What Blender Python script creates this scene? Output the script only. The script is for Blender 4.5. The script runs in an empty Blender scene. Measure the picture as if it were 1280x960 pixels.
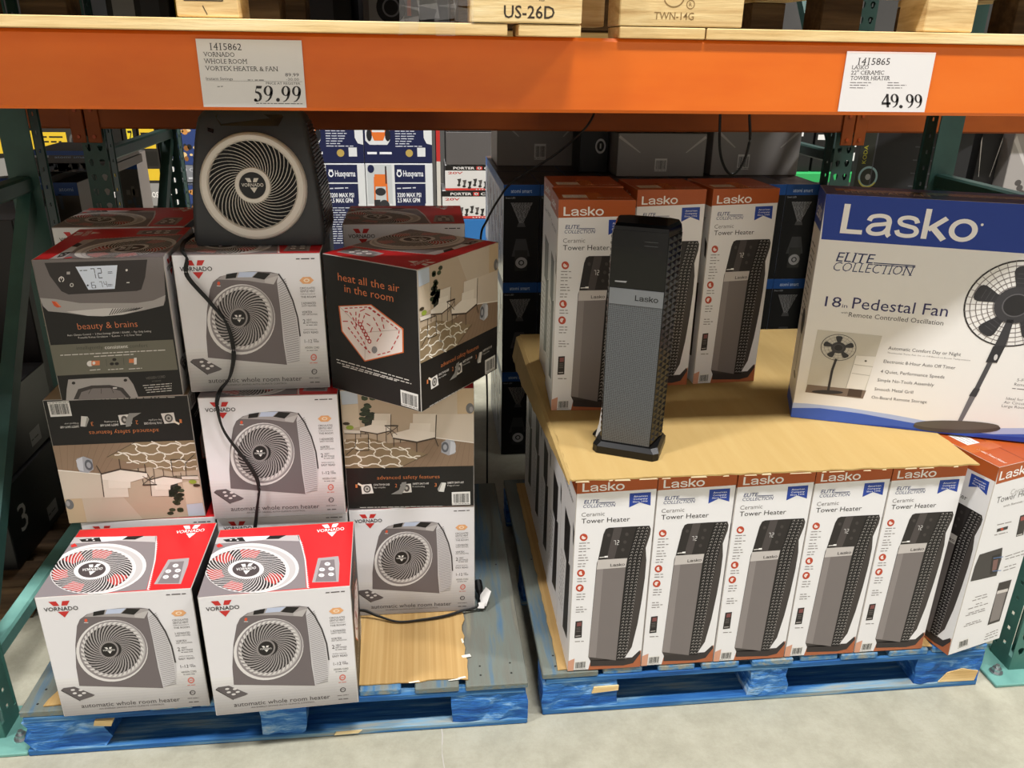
import bpy, math, random
import numpy as np
from mathutils import Matrix, Vector
C = bpy.context.scene.collection
S = bpy.context.scene
R = math.radians
random.seed(7)

# ---------------------------------------------------------------- camera
PITCH, YAW, ROLL, EYE, FPX = R(22.3666), R(6.49), R(0.9202), 1.6124, 1020.25
cam = bpy.data.cameras.new('camera'); cam.sensor_width = 36.0; cam.lens = FPX/1280*36.0
cam.clip_start = 0.05; cam.clip_end = 100
camo = bpy.data.objects.new('camera', cam); C.objects.link(camo)
fw = Vector((math.sin(YAW)*math.cos(PITCH), math.cos(YAW)*math.cos(PITCH), -math.sin(PITCH)))
rt = Vector((math.cos(YAW), -math.sin(YAW), 0)); up = rt.cross(fw)
r2 = rt*math.cos(ROLL)+up*math.sin(ROLL); u2 = -rt*math.sin(ROLL)+up*math.cos(ROLL)
camo.matrix_world = Matrix(((r2.x, u2.x, -fw.x, 0), (r2.y, u2.y, -fw.y, 0), (r2.z, u2.z, -fw.z, EYE), (0, 0, 0, 1)))
S.camera = camo
# ---------------------------------------------------------------- light
S.view_settings.view_transform = 'Standard'; S.view_settings.look = 'None'
S.view_settings.gamma = 1.0; S.view_settings.use_curve_mapping = False
S.view_settings.exposure = 0.0
W = bpy.data.worlds.new('warehouse_air'); S.world = W; W.use_nodes = True
W.node_tree.nodes['Background'].inputs[0].default_value = (1.0, 0.98, 0.97, 1)
W.node_tree.nodes['Background'].inputs[1].default_value = 0.035

def area(name, loc, size, energy, col=(1, .985, .98), rot=(0, 0, 0)):
    l = bpy.data.lights.new(name, 'AREA'); l.shape = 'RECTANGLE'; l.size, l.size_y = size
    l.energy = energy; l.color = col
    o = bpy.data.objects.new(name, l); o.location = loc; o.rotation_euler = rot; C.objects.link(o); return o
# high-bay strip lamps hung from the warehouse ceiling: one row over this aisle, one over each aisle beyond and behind
for lx in (-4.5, 0.9, 6.0):
    area('high_bay_lamp', (lx, -0.7, 8.2), (1.6, .5), 560)
for lx in (-4.0, -0.5, 3.0):
    area('high_bay_lamp', (lx, 5.2, 6.5), (1.6, .5), 420, (1, .98, .96))

# ---------------------------------------------------------------- materials
MC = {}
def lin(c):
    return c/12.92 if c <= .04045 else ((c+.055)/1.055)**2.4
def rgb(h):
    h = h.lstrip('#'); return tuple(lin(int(h[i:i+2], 16)/255) for i in (0, 2, 4))+(1,)
def H(h, rough=.45, metal=0.0, spec=.35, name=None, coat=0.0):
    k = (h, rough, metal, spec, coat)
    if k in MC: return MC[k]
    m = bpy.data.materials.new(name or 'finish_'+h.lstrip('#')); m.use_nodes = True
    b = m.node_tree.nodes['Principled BSDF']
    b.inputs['Base Color'].default_value = rgb(h); b.inputs['Roughness'].default_value = rough
    b.inputs['Metallic'].default_value = metal; b.inputs['Specular IOR Level'].default_value = spec
    b.inputs['Coat Weight'].default_value = coat; b.inputs['Coat Roughness'].default_value = .05
    MC[k] = m; return m
def noisy(name, cols, scale=(4, 4, 4), detail=6, rough=.7, bump=0.0, bscale=60, pos=None, wave=None, dist=0.0, spec=.3, metal=0.0, nrough=.62):
    m = bpy.data.materials.new(name); m.use_nodes = True; nt = m.node_tree; N = nt.nodes; L = nt.links
    b = N['Principled BSDF']; b.inputs['Roughness'].default_value = rough; b.inputs['Specular IOR Level'].default_value = spec
    b.inputs['Metallic'].default_value = metal
    tc = N.new('ShaderNodeTexCoord'); mp = N.new('ShaderNodeMapping'); mp.inputs['Scale'].default_value = scale
    L.new(tc.outputs['Object'], mp.inputs['Vector'])
    n = N.new('ShaderNodeTexNoise'); n.inputs['Scale'].default_value = 1.0; n.inputs['Detail'].default_value = detail
    n.inputs['Roughness'].default_value = nrough; n.inputs['Distortion'].default_value = dist
    L.new(mp.outputs[0], n.inputs['Vector'])
    cr = N.new('ShaderNodeValToRGB'); L.new(n.outputs['Fac'], cr.inputs[0])
    e = cr.color_ramp.elements
    ps = pos or [.3+.4*i/(len(cols)-1) for i in range(len(cols))]
    while len(e) < len(cols): e.new(.5)
    for i, (c, p) in enumerate(zip(cols, ps)): e[i].position = p; e[i].color = rgb(c)
    L.new(cr.outputs[0], b.inputs['Base Color'])
    if bump:
        n2 = N.new('ShaderNodeTexNoise'); n2.inputs['Scale'].default_value = bscale; n2.inputs['Detail'].default_value = 4
        if wave: L.new(mp.outputs[0], n2.inputs['Vector'])
        else: L.new(tc.outputs['Object'], n2.inputs['Vector'])
        bp = N.new('ShaderNodeBump'); bp.inputs['Strength'].default_value = bump; bp.inputs['Distance'].default_value = .004
        L.new(n2.outputs['Fac'], bp.inputs['Height']); L.new(bp.outputs[0], b.inputs['Normal'])
    return m
M_FLOOR = noisy('polished_concrete', ['#8f8c7b', '#9e9b89', '#a6a391', '#b2af9e'], (9, 9, 9), 15, .55, .15, 160, [.25, .45, .55, .75], nrough=.8)
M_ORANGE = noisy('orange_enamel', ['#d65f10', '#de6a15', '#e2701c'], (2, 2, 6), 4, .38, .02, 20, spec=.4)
M_ORANGE_SHADED = noisy('shaded_orange_enamel', ['#7c360b', '#88400e', '#934611'], (2, 2, 6), 4, .5, .02, 20, spec=.25)  # front beam's orange, darkened to put the rear beams' shade into the colour
M_GREEN_SHADED = noisy('shaded_green_enamel', ['#213d38', '#294942', '#31524a'], (5, 5, 5), 5, .45, .03, 40, spec=.4)  # rack green darkened for the shade the uprights stand in
M_GREEN_LIT = noisy('lit_green_enamel', ['#3a675d', '#437368', '#4d7f73'], (5, 5, 5), 5, .45, .03, 40, spec=.4)  # same rack green lightened as if lit, for the front posts
M_GREEN_BRIGHTLIT = noisy('brightly_lit_green_enamel', ['#5d8f86', '#6a9d93', '#78ab9e'], (6, 6, 6), 5, .42, .03, 40, spec=.4)  # lightest copy of the rack green, for lit plates and low braces
M_BX = noisy('blue_painted_board_lengthwise', ['#123a6e', '#1f5794', '#3a6f9f', '#7699ae', '#a09b87'], (2.2, 26, 40), 8, .7, .5, 5, [.28, .42, .52, .60, .70], wave=1)
M_BY = noisy('blue_painted_board_endwise', ['#1a4f92', '#2a66a8', '#5a86a8', '#8a908a', '#a09b88'], (26, 2.2, 40), 8, .72, .5, 5, [.22, .38, .50, .60, .74], wave=1)
M_WORN = noisy('worn_grey_blue_board', ['#3a5f84', '#557084', '#70776f', '#6f6f66', '#87836f'], (22, 2.0, 30), 8, .78, .4, 5, [.25, .38, .48, .6, .72], wave=1)
M_BLOCK = noisy('blue_painted_block', ['#123f7c', '#1e58a2', '#3674b8', '#74a2cf', '#b8cad6'], (6, 16, 34), 9, .68, .9, 6, [.30, .43, .53, .61, .72], wave=1, dist=.8)
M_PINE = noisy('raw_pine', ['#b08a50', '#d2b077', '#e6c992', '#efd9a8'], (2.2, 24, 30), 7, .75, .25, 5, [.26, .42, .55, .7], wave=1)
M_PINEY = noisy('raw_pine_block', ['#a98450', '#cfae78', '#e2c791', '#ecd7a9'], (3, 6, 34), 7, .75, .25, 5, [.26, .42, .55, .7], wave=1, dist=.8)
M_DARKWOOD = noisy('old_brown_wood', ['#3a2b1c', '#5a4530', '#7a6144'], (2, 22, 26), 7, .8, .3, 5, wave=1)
M_CARD = noisy('brown_cardboard', ['#b5985f', '#b89b63', '#bb9f67'], (30, 3, 3), 3, .85, .06, 200, spec=.15)
M_CARD2 = noisy('corrugated_cardboard', ['#b08d58', '#ba9862', '#c3a26c'], (90, 1.2, 3), 2, .85, .08, 160, spec=.15)
M_MESH = None
def mesh_cloth():
    m = bpy.data.materials.new('perforated_grey_grille'); m.use_nodes = True; nt = m.node_tree; N = nt.nodes; L = nt.links
    b = N['Principled BSDF']; tc = N.new('ShaderNodeTexCoord'); v = N.new('ShaderNodeTexVoronoi'); v.inputs['Scale'].default_value = 330
    v.inputs['Randomness'].default_value = .15; L.new(tc.outputs['Object'], v.inputs['Vector'])
    cr = N.new('ShaderNodeValToRGB'); cr.color_ramp.elements[0].position = .2; cr.color_ramp.elements[0].color = rgb('#1d1e20')
    cr.color_ramp.elements[1].position = .5; cr.color_ramp.elements[1].color = rgb('#6a6d71')
    L.new(v.outputs['Distance'], cr.inputs[0]); L.new(cr.outputs[0], b.inputs['Base Color']); b.inputs['Roughness'].default_value = .4
    b.inputs['Metallic'].default_value = .3
    return m
M_MESH = mesh_cloth()
def film():
    m = bpy.data.materials.new('clear_stretch_film'); m.use_nodes = True; nt = m.node_tree; N = nt.nodes; L = nt.links
    t = N.new('ShaderNodeBsdfTransparent'); g = N.new('ShaderNodeBsdfGlossy'); g.inputs['Roughness'].default_value = .15
    mx = N.new('ShaderNodeMixShader'); mx.inputs[0].default_value = .13
    L.new(t.outputs[0], mx.inputs[1]); L.new(g.outputs[0], mx.inputs[2]); L.new(mx.outputs[0], N['Material Output'].inputs[0]); return m
M_FILM = film()
WHITE = '#d9d7d3'; BLACK = '#1b1919'
M_STEEL = H('#b8babb', .3, .9)
M_CABLE = H('#141414', .45)

# ---------------------------------------------------------------- helpers
class MB:
    def __init__(s): s.v, s.f, s.m, s.mats, s.sm = [], [], [], [], []
    def mi(s, m):
        if m not in s.mats: s.mats.append(m)
        return s.mats.index(m)
    def add(s, vs, fs, m, smooth=False):
        o = len(s.v); i = s.mi(m); s.v.extend(tuple(p) for p in vs)
        for f in fs: s.f.append([o+k for k in f]); s.m.append(i); s.sm.append(smooth)
    def box(s, lo, hi, m, ch=0.0, mats=None):
        x0, y0, z0 = lo; x1, y1, z1 = hi
        c = [(x, y, z) for z in (z0, z1) for y in (y0, y1) for x in (x0, x1)]
        F = [(0, 2, 3, 1), (4, 5, 7, 6), (0, 1, 5, 4), (2, 6, 7, 3), (0, 4, 6, 2), (1, 3, 7, 5)]   # bottom top front back left right
        if ch <= 0:
            for k, f in enumerate(F): s.add([c[i] for i in f], [(0, 1, 2, 3)], mats[k] if mats else m)
            return
        ctr = [(x0+x1)/2, (y0+y1)/2, (z0+z1)/2]
        ax = [2, 2, 1, 1, 0, 0]; ins = {}
        vs = []; 
        for k, f in enumerate(F):
            for i in f:
                p = list(c[i])
                for a in range(3):
                    if a != ax[k]: p[a] += ch if p[a] < ctr[a] else -ch
                ins[(k, i)] = len(vs); vs.append(p)
        fs = [[ins[(k, i)] for i in f] for k, f in enumerate(F)]; ms = [mats[k] if mats else m for k in range(6)]
        ed = {}
        for k, f in enumerate(F):
            for a in range(4): ed.setdefault(frozenset((f[a], f[(a+1) % 4])), []).append((k, f[a], f[(a+1) % 4]))
        for l in ed.values():
            (k, a, b), (k2, a2, b2) = l
            fs.append([ins[(k, b)], ins[(k, a)], ins[(k2, a)], ins[(k2, b)]]); ms.append(m)
        for i in range(8):
            ks = [k for k, f in enumerate(F) if i in f]; fs.append([ins[(k, i)] for k in ks]); ms.append(m)
        o = len(s.v); s.v.extend(tuple(p) for p in vs)
        for f, mm in zip(fs, ms): s.f.append([o+k for k in f]); s.m.append(s.mi(mm)); s.sm.append(False)
    def tube(s, pts, r, m, n=8, cap=True, flat=1.0):
        P = [Vector(p) for p in pts]; rings = []
        up0 = Vector((0, 0, 1))
        for i, p in enumerate(P):
            d = (P[min(i+1, len(P)-1)]-P[max(i-1, 0)]).normalized()
            a = d.cross(up0); a = a if a.length > .05 else d.cross(Vector((1, 0, 0))); a.normalize(); b = a.cross(d)
            rr = r[i] if isinstance(r, (list, tuple)) else r
            rings.append([p+a*(rr*math.cos(2*math.pi*k/n))+b*(rr*flat*math.sin(2*math.pi*k/n)) for k in range(n)])
        s.loft(rings, m, cap, True)
    def loft(s, rings, m, cap=True, smooth=False, mats=None):
        n = len(rings[0]); vs = [p for r in rings for p in r]; 
        for i in range(len(rings)-1):
            for k in range(n):
                a = i*n+k; b = i*n+(k+1) % n
                s.add([vs[a], vs[b], vs[b+n], vs[a+n]], [(0, 1, 2, 3)], mats[k] if mats else m, smooth)
        if cap:
            s.add(rings[0], [tuple(range(n))[::-1]], m); s.add(rings[-1], [tuple(range(n))], m)
    def cyl(s, p0, p1, r, m, n=16): s.tube([p0, p1], r, m, n)
    def prism(s, pts, d, m):           # pts 3d ring, d extrusion vector
        q = [Vector(p) for p in pts]; s.loft([q, [p+Vector(d) for p in q]], m)
    def lathe(s, prof, m, M=Matrix(), n=32, mats=None):   # prof (r,h) about local Z
        for i in range(len(prof)-1):
            (ra, ha), (rb, hb) = prof[i], prof[i+1]
            for k in range(n):
                a0, a1 = 2*math.pi*k/n, 2*math.pi*(k+1)/n
                q = [M@Vector((ra*math.cos(a0), ra*math.sin(a0), ha)), M@Vector((ra*math.cos(a1), ra*math.sin(a1), ha)),
                     M@Vector((rb*math.cos(a1), rb*math.sin(a1), hb)), M@Vector((rb*math.cos(a0), rb*math.sin(a0), hb))]
                s.add(q, [(0, 1, 2, 3)], mats[i] if mats else m, True)
    def build(s, name, parent=None, weld=False):
        me = bpy.data.meshes.new(name); me.from_pydata(s.v, [], s.f)
        for m in s.mats: me.materials.append(m)
        me.polygons.foreach_set('material_index', s.m); me.polygons.foreach_set('use_smooth', s.sm); me.update()
        if weld:
            import bmesh
            b = bmesh.new(); b.from_mesh(me); bmesh.ops.remove_doubles(b, verts=b.verts, dist=1e-5)
            bmesh.ops.recalc_face_normals(b, faces=b.faces); b.to_mesh(me); b.free()
        o = bpy.data.objects.new(name, me); C.objects.link(o)
        if parent: o.parent = parent
        return o
def under(parent, *kids):
    for k in kids: k.parent = parent
def tag(o, label=None, cat=None, group=None, kind=None):
    if label: o['label'] = label
    if cat: o['category'] = cat
    if group: o['group'] = group
    if kind: o['kind'] = kind
    return o
def thing(name, label, cat, loc=(0, 0, 0), rz=0.0, group=None):
    o = bpy.data.objects.new(name, None); o.empty_display_size = .05; C.objects.link(o); o.location = loc; o.rotation_euler = (0, 0, R(rz))
    return tag(o, label, cat, group)
KIDS = {}
def copy_tree(o, parent=None):
    c = o.copy(); C.objects.link(c); c.parent = parent
    for k in list(o.children): copy_tree(k, c)
    return c
def cubic(pts, n=8):                   # Catmull-Rom through points
    P = [Vector(p) for p in pts]; out = []
    for i in range(len(P)-1):
        a, b, c, d = P[max(i-1, 0)], P[i], P[i+1], P[min(i+2, len(P)-1)]
        for k in range(n):
            t = k/n; out.append(.5*((2*b)+(c-a)*t+(2*a-5*b+4*c-d)*t*t+(3*b-a-3*c+d)*t**3))
    out.append(P[-1]); return out

# ---------------------------------------------------------------- lettering and printed artwork
TXT = {}
def strip(pts, w, close=False):
    v, f = [], []; n = len(pts)
    for i in range(n):
        a, b = (pts[i-1], pts[(i+1) % n]) if close else (pts[max(i-1, 0)], pts[min(i+1, n-1)])
        d = math.hypot(b[0]-a[0], b[1]-a[1]); nx, ny = -(b[1]-a[1])/d*w/2, (b[0]-a[0])/d*w/2
        v += [(pts[i][0]-nx, pts[i][1]-ny), (pts[i][0]+nx, pts[i][1]+ny)]
    for i in range(n if close else n-1): j = (i+1) % n; f.append((2*i, 2*j, 2*j+1, 2*i+1))
    return v, f
def smooth2(pts, n=5): return [(p.x, p.y) for p in cubic([(x, y, 0) for x, y in pts], n)]
def wide_sans():                       # broad grotesque wordmark letters
    parts = []; x = 0
    A_ = [([(.09, 1), (.09, 0)], .165), ([(.01, .075), (.60, .075)], .15)]; parts.append((x, A_)); x += .68
    A_ = [(smooth2([(.055, .485), (.12, .62), (.33, .675), (.52, .63), (.59, .50), (.59, .34), (.59, .14), (.62, .04), (.66, .0)]), .135), (smooth2([(.59, .44), (.42, .395), (.17, .34), (.075, .20), (.14, .085), (.30, .055), (.48, .11), (.58, .25)]), .13)]; parts.append((x, A_)); x += .78
    A_ = [(smooth2([(.55, .50), (.48, .63), (.30, .675), (.13, .63), (.085, .53), (.15, .435), (.32, .385), (.50, .33), (.565, .21), (.50, .095), (.31, .055), (.11, .10), (.045, .23)]), .13)]; parts.append((x, A_)); x += .70
    A_ = [([(.08, 1), (.08, 0)], .15), ([(.58, .73), (.15, .31)], .15), ([(.25, .41), (.60, 0)], .165)]; parts.append((x, A_)); x += .69
    A_ = [([(.36+.295*math.cos(2*math.pi*k/26), .365+.31*math.sin(2*math.pi*k/26)) for k in range(26)], .145)]; parts.append((x, A_)); x += .73
    out = []
    for ox, sts in parts:
        for pts, w in sts:
            v, f = strip(pts, w, len(pts) == 26); out.append(([((a+ox)/x, b) for a, b in v], f))
    return out
def glyphs(s, bold=0.0, serif=False, res=2):
    k = (s, bold, serif, res)
    if k in TXT: return TXT[k]
    cu = bpy.data.curves.new('lettering', 'FONT'); cu.body = s; cu.resolution_u = res; cu.offset = bold
    o = bpy.data.objects.new('lettering', cu); C.objects.link(o)
    me = bpy.data.meshes.new_from_object(o)
    v = [(p.co.x, p.co.y/.722) for p in me.vertices]; f = [tuple(p.vertices) for p in me.polygons]
    if serif:
        cnt = {}
        for p in f:
            for a, b in zip(p, p[1:]+p[:1]): cnt.setdefault(frozenset((a, b)), 0); cnt[frozenset((a, b))] += 1
        for e, n in list(cnt.items()):
            if n != 1: continue
            a, b = tuple(e); (ax, ay), (bx, by) = v[a], v[b]
            if abs(ay-by) < 2e-3 and .03 < abs(ax-bx) < .25 and (abs(ay) < .08 or abs(ay-1) < .08):
                x0, x1 = sorted((ax, bx)); t = .035; q = len(v)
                v += [(x0-.075, ay-t), (x1+.075, ay-t), (x1+.075, ay+t), (x0-.075, ay+t)]; f.append((q, q+1, q+2, q+3))
    bpy.data.objects.remove(o); bpy.data.curves.remove(cu); bpy.data.meshes.remove(me)
    if not v: v = [(0, 0), (1, 0)]
    x0 = min(p[0] for p in v); x1 = max(p[0] for p in v); w = max(x1-x0, 1e-6)
    TXT[k] = ([((x-x0)/w, y) for x, y in v], f); return TXT[k]
def homog(src, dst):
    A = []; b = []
    for (x, y), (u, v) in zip(src, dst):
        A += [[x, y, 1, 0, 0, 0, -u*x, -u*y], [0, 0, 0, x, y, 1, -v*x, -v*y]]; b += [u, v]
    return np.append(np.linalg.solve(np.array(A, float), np.array(b, float)), 1).reshape(3, 3)
def clip(poly, w, h):
    for ax, lim, sg in ((0, 0, 1), (0, w, -1), (1, 0, 1), (1, h, -1)):
        out = []
        for i in range(len(poly)):
            a, b = poly[i-1], poly[i]; ia, ib = (a[ax]-lim)*sg >= -1e-9, (b[ax]-lim)*sg >= -1e-9
            if ia != ib:
                t = (lim-a[ax])/(b[ax]-a[ax]); out.append((a[0]+t*(b[0]-a[0]), a[1]+t*(b[1]-a[1])))
            if ib: out.append(b)
        poly = out
        if len(poly) < 3: return []
    return poly
class Art:
    """flat printed artwork on a face: (u right, v up) metres from the face's lower left corner"""
    def __init__(s, parts, M, w, h, key='lettering'):
        s.parts, s.M, s.w, s.h, s.key, s.L = parts, M, w, h, key, 1; s.map([(0, 0), (w, 0), (w, h), (0, h)], 'raw')
    def map(s, px, dst=None):
        w, h = s.w, s.h
        if dst == 'raw': s.q = np.eye(3); return s
        s.q = homog(px, dst or [(0, h), (w, h), (w, 0), (0, 0)]); return s      # TL TR BR BL
    def P(s, p):
        a = s.q@np.array([p[0], p[1], 1.0]); return (a[0]/a[2], a[1]/a[2])
    def on(s, key, L=None):
        s.key = key
        if L: s.L = L
        return s
    def mb(s): return s.parts.setdefault(s.key, MB())
    def put(s, uv, faces, m, L=None):
        n = .00015*(L or s.L); s.mb().add([s.M@Vector((u, v, n)) for u, v in uv], faces, m)
    def poly(s, pts, m, L=None):
        if isinstance(m, str): m = H(m)
        uv = clip([s.P(p) for p in pts], s.w, s.h)
        if len(uv) < 3: return
        ar = sum(uv[i-1][0]*uv[i][1]-uv[i][0]*uv[i-1][1] for i in range(len(uv)))
        if ar < 0: uv = uv[::-1]
        s.put(uv, [tuple(range(len(uv)))], m, L)
    def rect(s, x, y, w, h, m, L=None): s.poly([(x, y), (x+w, y), (x+w, y+h), (x, y+h)], m, L)
    def ell(s, cx, cy, rx, ry, m, L=None, n=28, rin=0, a0=0, a1=360, sx=0.0):
        pt = lambda a, k: (cx+rx*k*math.cos(a)+sx*ry*k*math.sin(a), cy+ry*k*math.sin(a))
        A = [R(a0+(a1-a0)*i/n) for i in range(n+1)]
        if rin == 0 and a1-a0 >= 360: return s.poly([pt(a, 1) for a in A[:-1]], m, L)
        for a, b in zip(A, A[1:]): s.poly([pt(a, 1), pt(b, 1), pt(b, rin), pt(a, rin)], m, L)
    def line(s, pts, wd, m, L=None, dash=None):
        for (x0, y0), (x1, y1) in zip(pts, pts[1:]):
            d = math.hypot(x1-x0, y1-y0) or 1; nx, ny = -(y1-y0)/d*wd/2, (x1-x0)/d*wd/2
            k = max(1, int(d/dash)) if dash else 1
            for i in range(k):
                t0, t1 = i/k, (i+(.62 if dash else 1))/k
                a = (x0+(x1-x0)*t0, y0+(y1-y0)*t0); b = (x0+(x1-x0)*t1, y0+(y1-y0)*t1)
                s.poly([(a[0]+nx, a[1]+ny), (b[0]+nx, b[1]+ny), (b[0]-nx, b[1]-ny), (a[0]-nx, a[1]-ny)], m, L)
    def frame(s, p0, p1, cap):
        a = np.array(s.P(p0)); b = np.array(s.P(p1)); c = np.array(s.P((p0[0], p0[1]-cap))); ch = np.linalg.norm(c-a); e = b-a
        n = np.array([-e[1], e[0]])/np.linalg.norm(e)*ch
        if np.dot(c-a, n) < 0 and False: n = -n
        return a, e, n
    def text(s, t, p0, p1, cap, m, L=None, bold=0.0, serif=False, shear=0.0, res=2):
        if isinstance(m, str): m = H(m)
        a, e, n = s.frame(p0, p1, cap); el = np.linalg.norm(e); ch = np.linalg.norm(n)
        if t == 'Lasko':                                        # stroke-built wordmark: strokes lie one over the other
            for i, (v, f) in enumerate(wide_sans()): s.put([tuple(a+e*x+n*y) for x, y in v], f, m, (L or s.L)+.25*(i % 4))
            return
        v, f = glyphs(t, bold, serif, res)
        s.put([tuple(a+e*(x+shear*y*ch/el)+n*y) for x, y in v], f, m, L)
    def greek(s, p0, p1, cap, m, L=None, seed=1):           # printing too fine to read: broken dashes
        rn = random.Random(seed); t = 0; L0 = math.hypot(p1[0]-p0[0], p1[1]-p0[1])
        while t < 1:
            d = min(rn.uniform(1.5, 5)*cap/L0, 1-t)
            q = lambda k: (p0[0]+(p1[0]-p0[0])*k, p0[1]+(p1[1]-p0[1])*k)
            s.line([q(t), q(t+d)], cap*.55, m, L); t += d+.7*cap/L0
    def barcode(s, tl, tr, br, bl, seed=3, L=None):
        L = L or s.L; s.poly([tl, tr, br, bl], '#e6e4e0', L); rn = random.Random(seed); t = .08
        q = lambda a, b, k: (a[0]+(b[0]-a[0])*k, a[1]+(b[1]-a[1])*k)
        while t < .92:
            d = rn.choice((.010, .016, .026))
            A, B = q(tl, bl, .14), q(tr, br, .14); D, E = q(tl, bl, .84), q(tr, br, .84)
            s.poly([q(A, B, t), q(A, B, t+d), q(D, E, t+d), q(D, E, t)], '#151414', L+1); t += d+rn.choice((.010, .016, .024))
        s.greek(q(tl, bl, .92), q(tr, br, .92), abs(bl[1]-tl[1])*.06, '#151414', L+1)
    def swirl(s, cx, cy, r0, rx, ry, n, sweep, wd, m, L=None, k=5):
        if isinstance(m, str): m = H(m)
        for i in range(n):
            A = 2*math.pi*i/n; up_, dn = [], []; hf = math.pi/n*wd
            for j in range(k+1):
                t = j/k; q = r0+(1-r0)*t; a = A+sweep*t**.8; w2 = hf*q
                up_.append((cx+rx*q*math.cos(a-w2/q), cy+ry*q*math.sin(a-w2/q))); dn.append((cx+rx*q*math.cos(a+w2/q), cy+ry*q*math.sin(a+w2/q)))
            for j in range(k): s.poly([up_[j], up_[j+1], dn[j+1], dn[j]], m, L)
    def vlogo(s, p0, p1, cap, vm, tm, L=None, bold=.012):
        L = L or s.L; a, e, n = s.frame(p0, p1, cap); q = lambda x, y: tuple(a+e*x+n*y)
        for pg in ([(.18, 2.4), (.40, 2.4), (.47, 1.25), (.30, 1.25)], [(.58, 2.4), (.80, 2.4), (.70, 1.25), (.53, 1.25)], [(.38, -.25), (.72, -.25), (.55, -1.8)]):
            uv = [q(*p) for p in pg]; ar = sum(uv[i-1][0]*uv[i][1]-uv[i][0]*uv[i-1][1] for i in range(len(uv)))
            s.put(uv if ar > 0 else uv[::-1], [tuple(range(len(uv)))], H(vm) if isinstance(vm, str) else vm, L)
        s.text('VORNADO', p0, p1, cap, tm, L+1, bold)
    def seg7(s, t, p0, p1, cap, m, L=None):                 # seven-segment digits
        SG = {'0': 'abcdef', '1': 'bc', '2': 'abged', '4': 'fgbc', '6': 'afgedc', '7': 'abc', '9': 'abcdfg'}
        a, e, n = s.frame(p0, p1, cap); k = len(t); 
        for i, ch in enumerate(t):
            for g in SG.get(ch, ''):
                x0, y0, x1, y1 = {'a': (.1, .92, .62, 1), 'b': (.58, .52, .68, .98), 'c': (.58, .02, .68, .48), 'd': (.1, 0, .62, .08), 'e': (.04, .02, .14, .48), 'f': (.04, .52, .14, .98), 'g': (.1, .46, .62, .54)}[g]
                uv = [tuple(a+e*((i+x)/k)+n*y) for x, y in ((x0, y0), (x1, y0), (x1, y1), (x0, y1))]
                s.put(uv, [(0, 1, 2, 3)], H(m), L)
def faceM(face, w, d, h):
    """matrices of a carton's six faces, carton centred on x, y with its base at z = 0"""
    o, x, y = {'front': ((-w/2, -d/2, 0), (1, 0, 0), (0, 0, 1)), 'back': ((w/2, d/2, 0), (-1, 0, 0), (0, 0, 1)),
               'right': ((w/2, -d/2, 0), (0, 1, 0), (0, 0, 1)), 'left': ((-w/2, d/2, 0), (0, -1, 0), (0, 0, 1)),
               'top': ((-w/2, -d/2, h), (1, 0, 0), (0, 1, 0)), 'bottom': ((-w/2, d/2, 0), (1, 0, 0), (0, -1, 0))}[face]
    x, y = Vector(x), Vector(y); z = x.cross(y)
    return Matrix(((x.x, y.x, z.x, o[0]), (x.y, y.y, z.y, o[1]), (x.z, y.z, z.z, o[2]), (0, 0, 0, 1)))
def artface(parts, face, dims):
    w, d, h = dims; fw_, fh = {'front': (w, h), 'back': (w, h), 'left': (d, h), 'right': (d, h), 'top': (w, d), 'bottom': (w, d)}[face]
    return Art(parts, faceM(face, w, d, h), fw_, fh)
def assemble(root, parts, labels={}):
    for k, mb in parts.items():
        o = mb.build(k.split('#')[0], root)
        if k in labels: o['label'] = labels[k]

# ---------------------------------------------------------------- setting
f = MB(); f.add([(-9, -16, 0), (9, -16, 0), (9, 9.5, 0), (-9, 9.5, 0)], [(0, 1, 2, 3)], M_FLOOR)
rn = random.Random(4)
cp = [(.018+rn.uniform(-.004, .004), 1.64-.03*i) for i in range(0, 22)]
for (xa, ya), (xb, yb) in zip(cp, cp[1:]):                    # pale filled crack in front of the pallets
    w_ = rn.uniform(.0006, .0018); f.add([(xa-w_, ya, .0006), (xa+w_, ya, .0006), (xb+w_, yb, .0006), (xb-w_, yb, .0006)], [(0, 1, 2, 3)], H('#b4afa6', .8))
tag(f.build('floor'), kind='structure')
f = MB(); f.add([(-9, 9, 0), (9, 9, 0), (9, 9, 9), (-9, 9, 9)], [(0, 1, 2, 3)], noisy('grey_panel_wall', ['#3d3b39', '#4a4845'], (1, 1, 1)))
tag(f.build('wall_back'), kind='structure')

f = MB(); f.add([(-9, -2.6, 0), (-9, -2.6, 4.2), (9, -2.6, 4.2), (9, -2.6, 0)], [(0, 1, 2, 3)], noisy('pale_bounce_surface', ['#a39e99', '#bfbab4', '#d2cdc8'], (1.2, 1, 1.2), 3))  # unseen wall added for the facing stock, bouncing light onto the shelf
tag(f.build('bounce_wall'), kind='structure')

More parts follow.
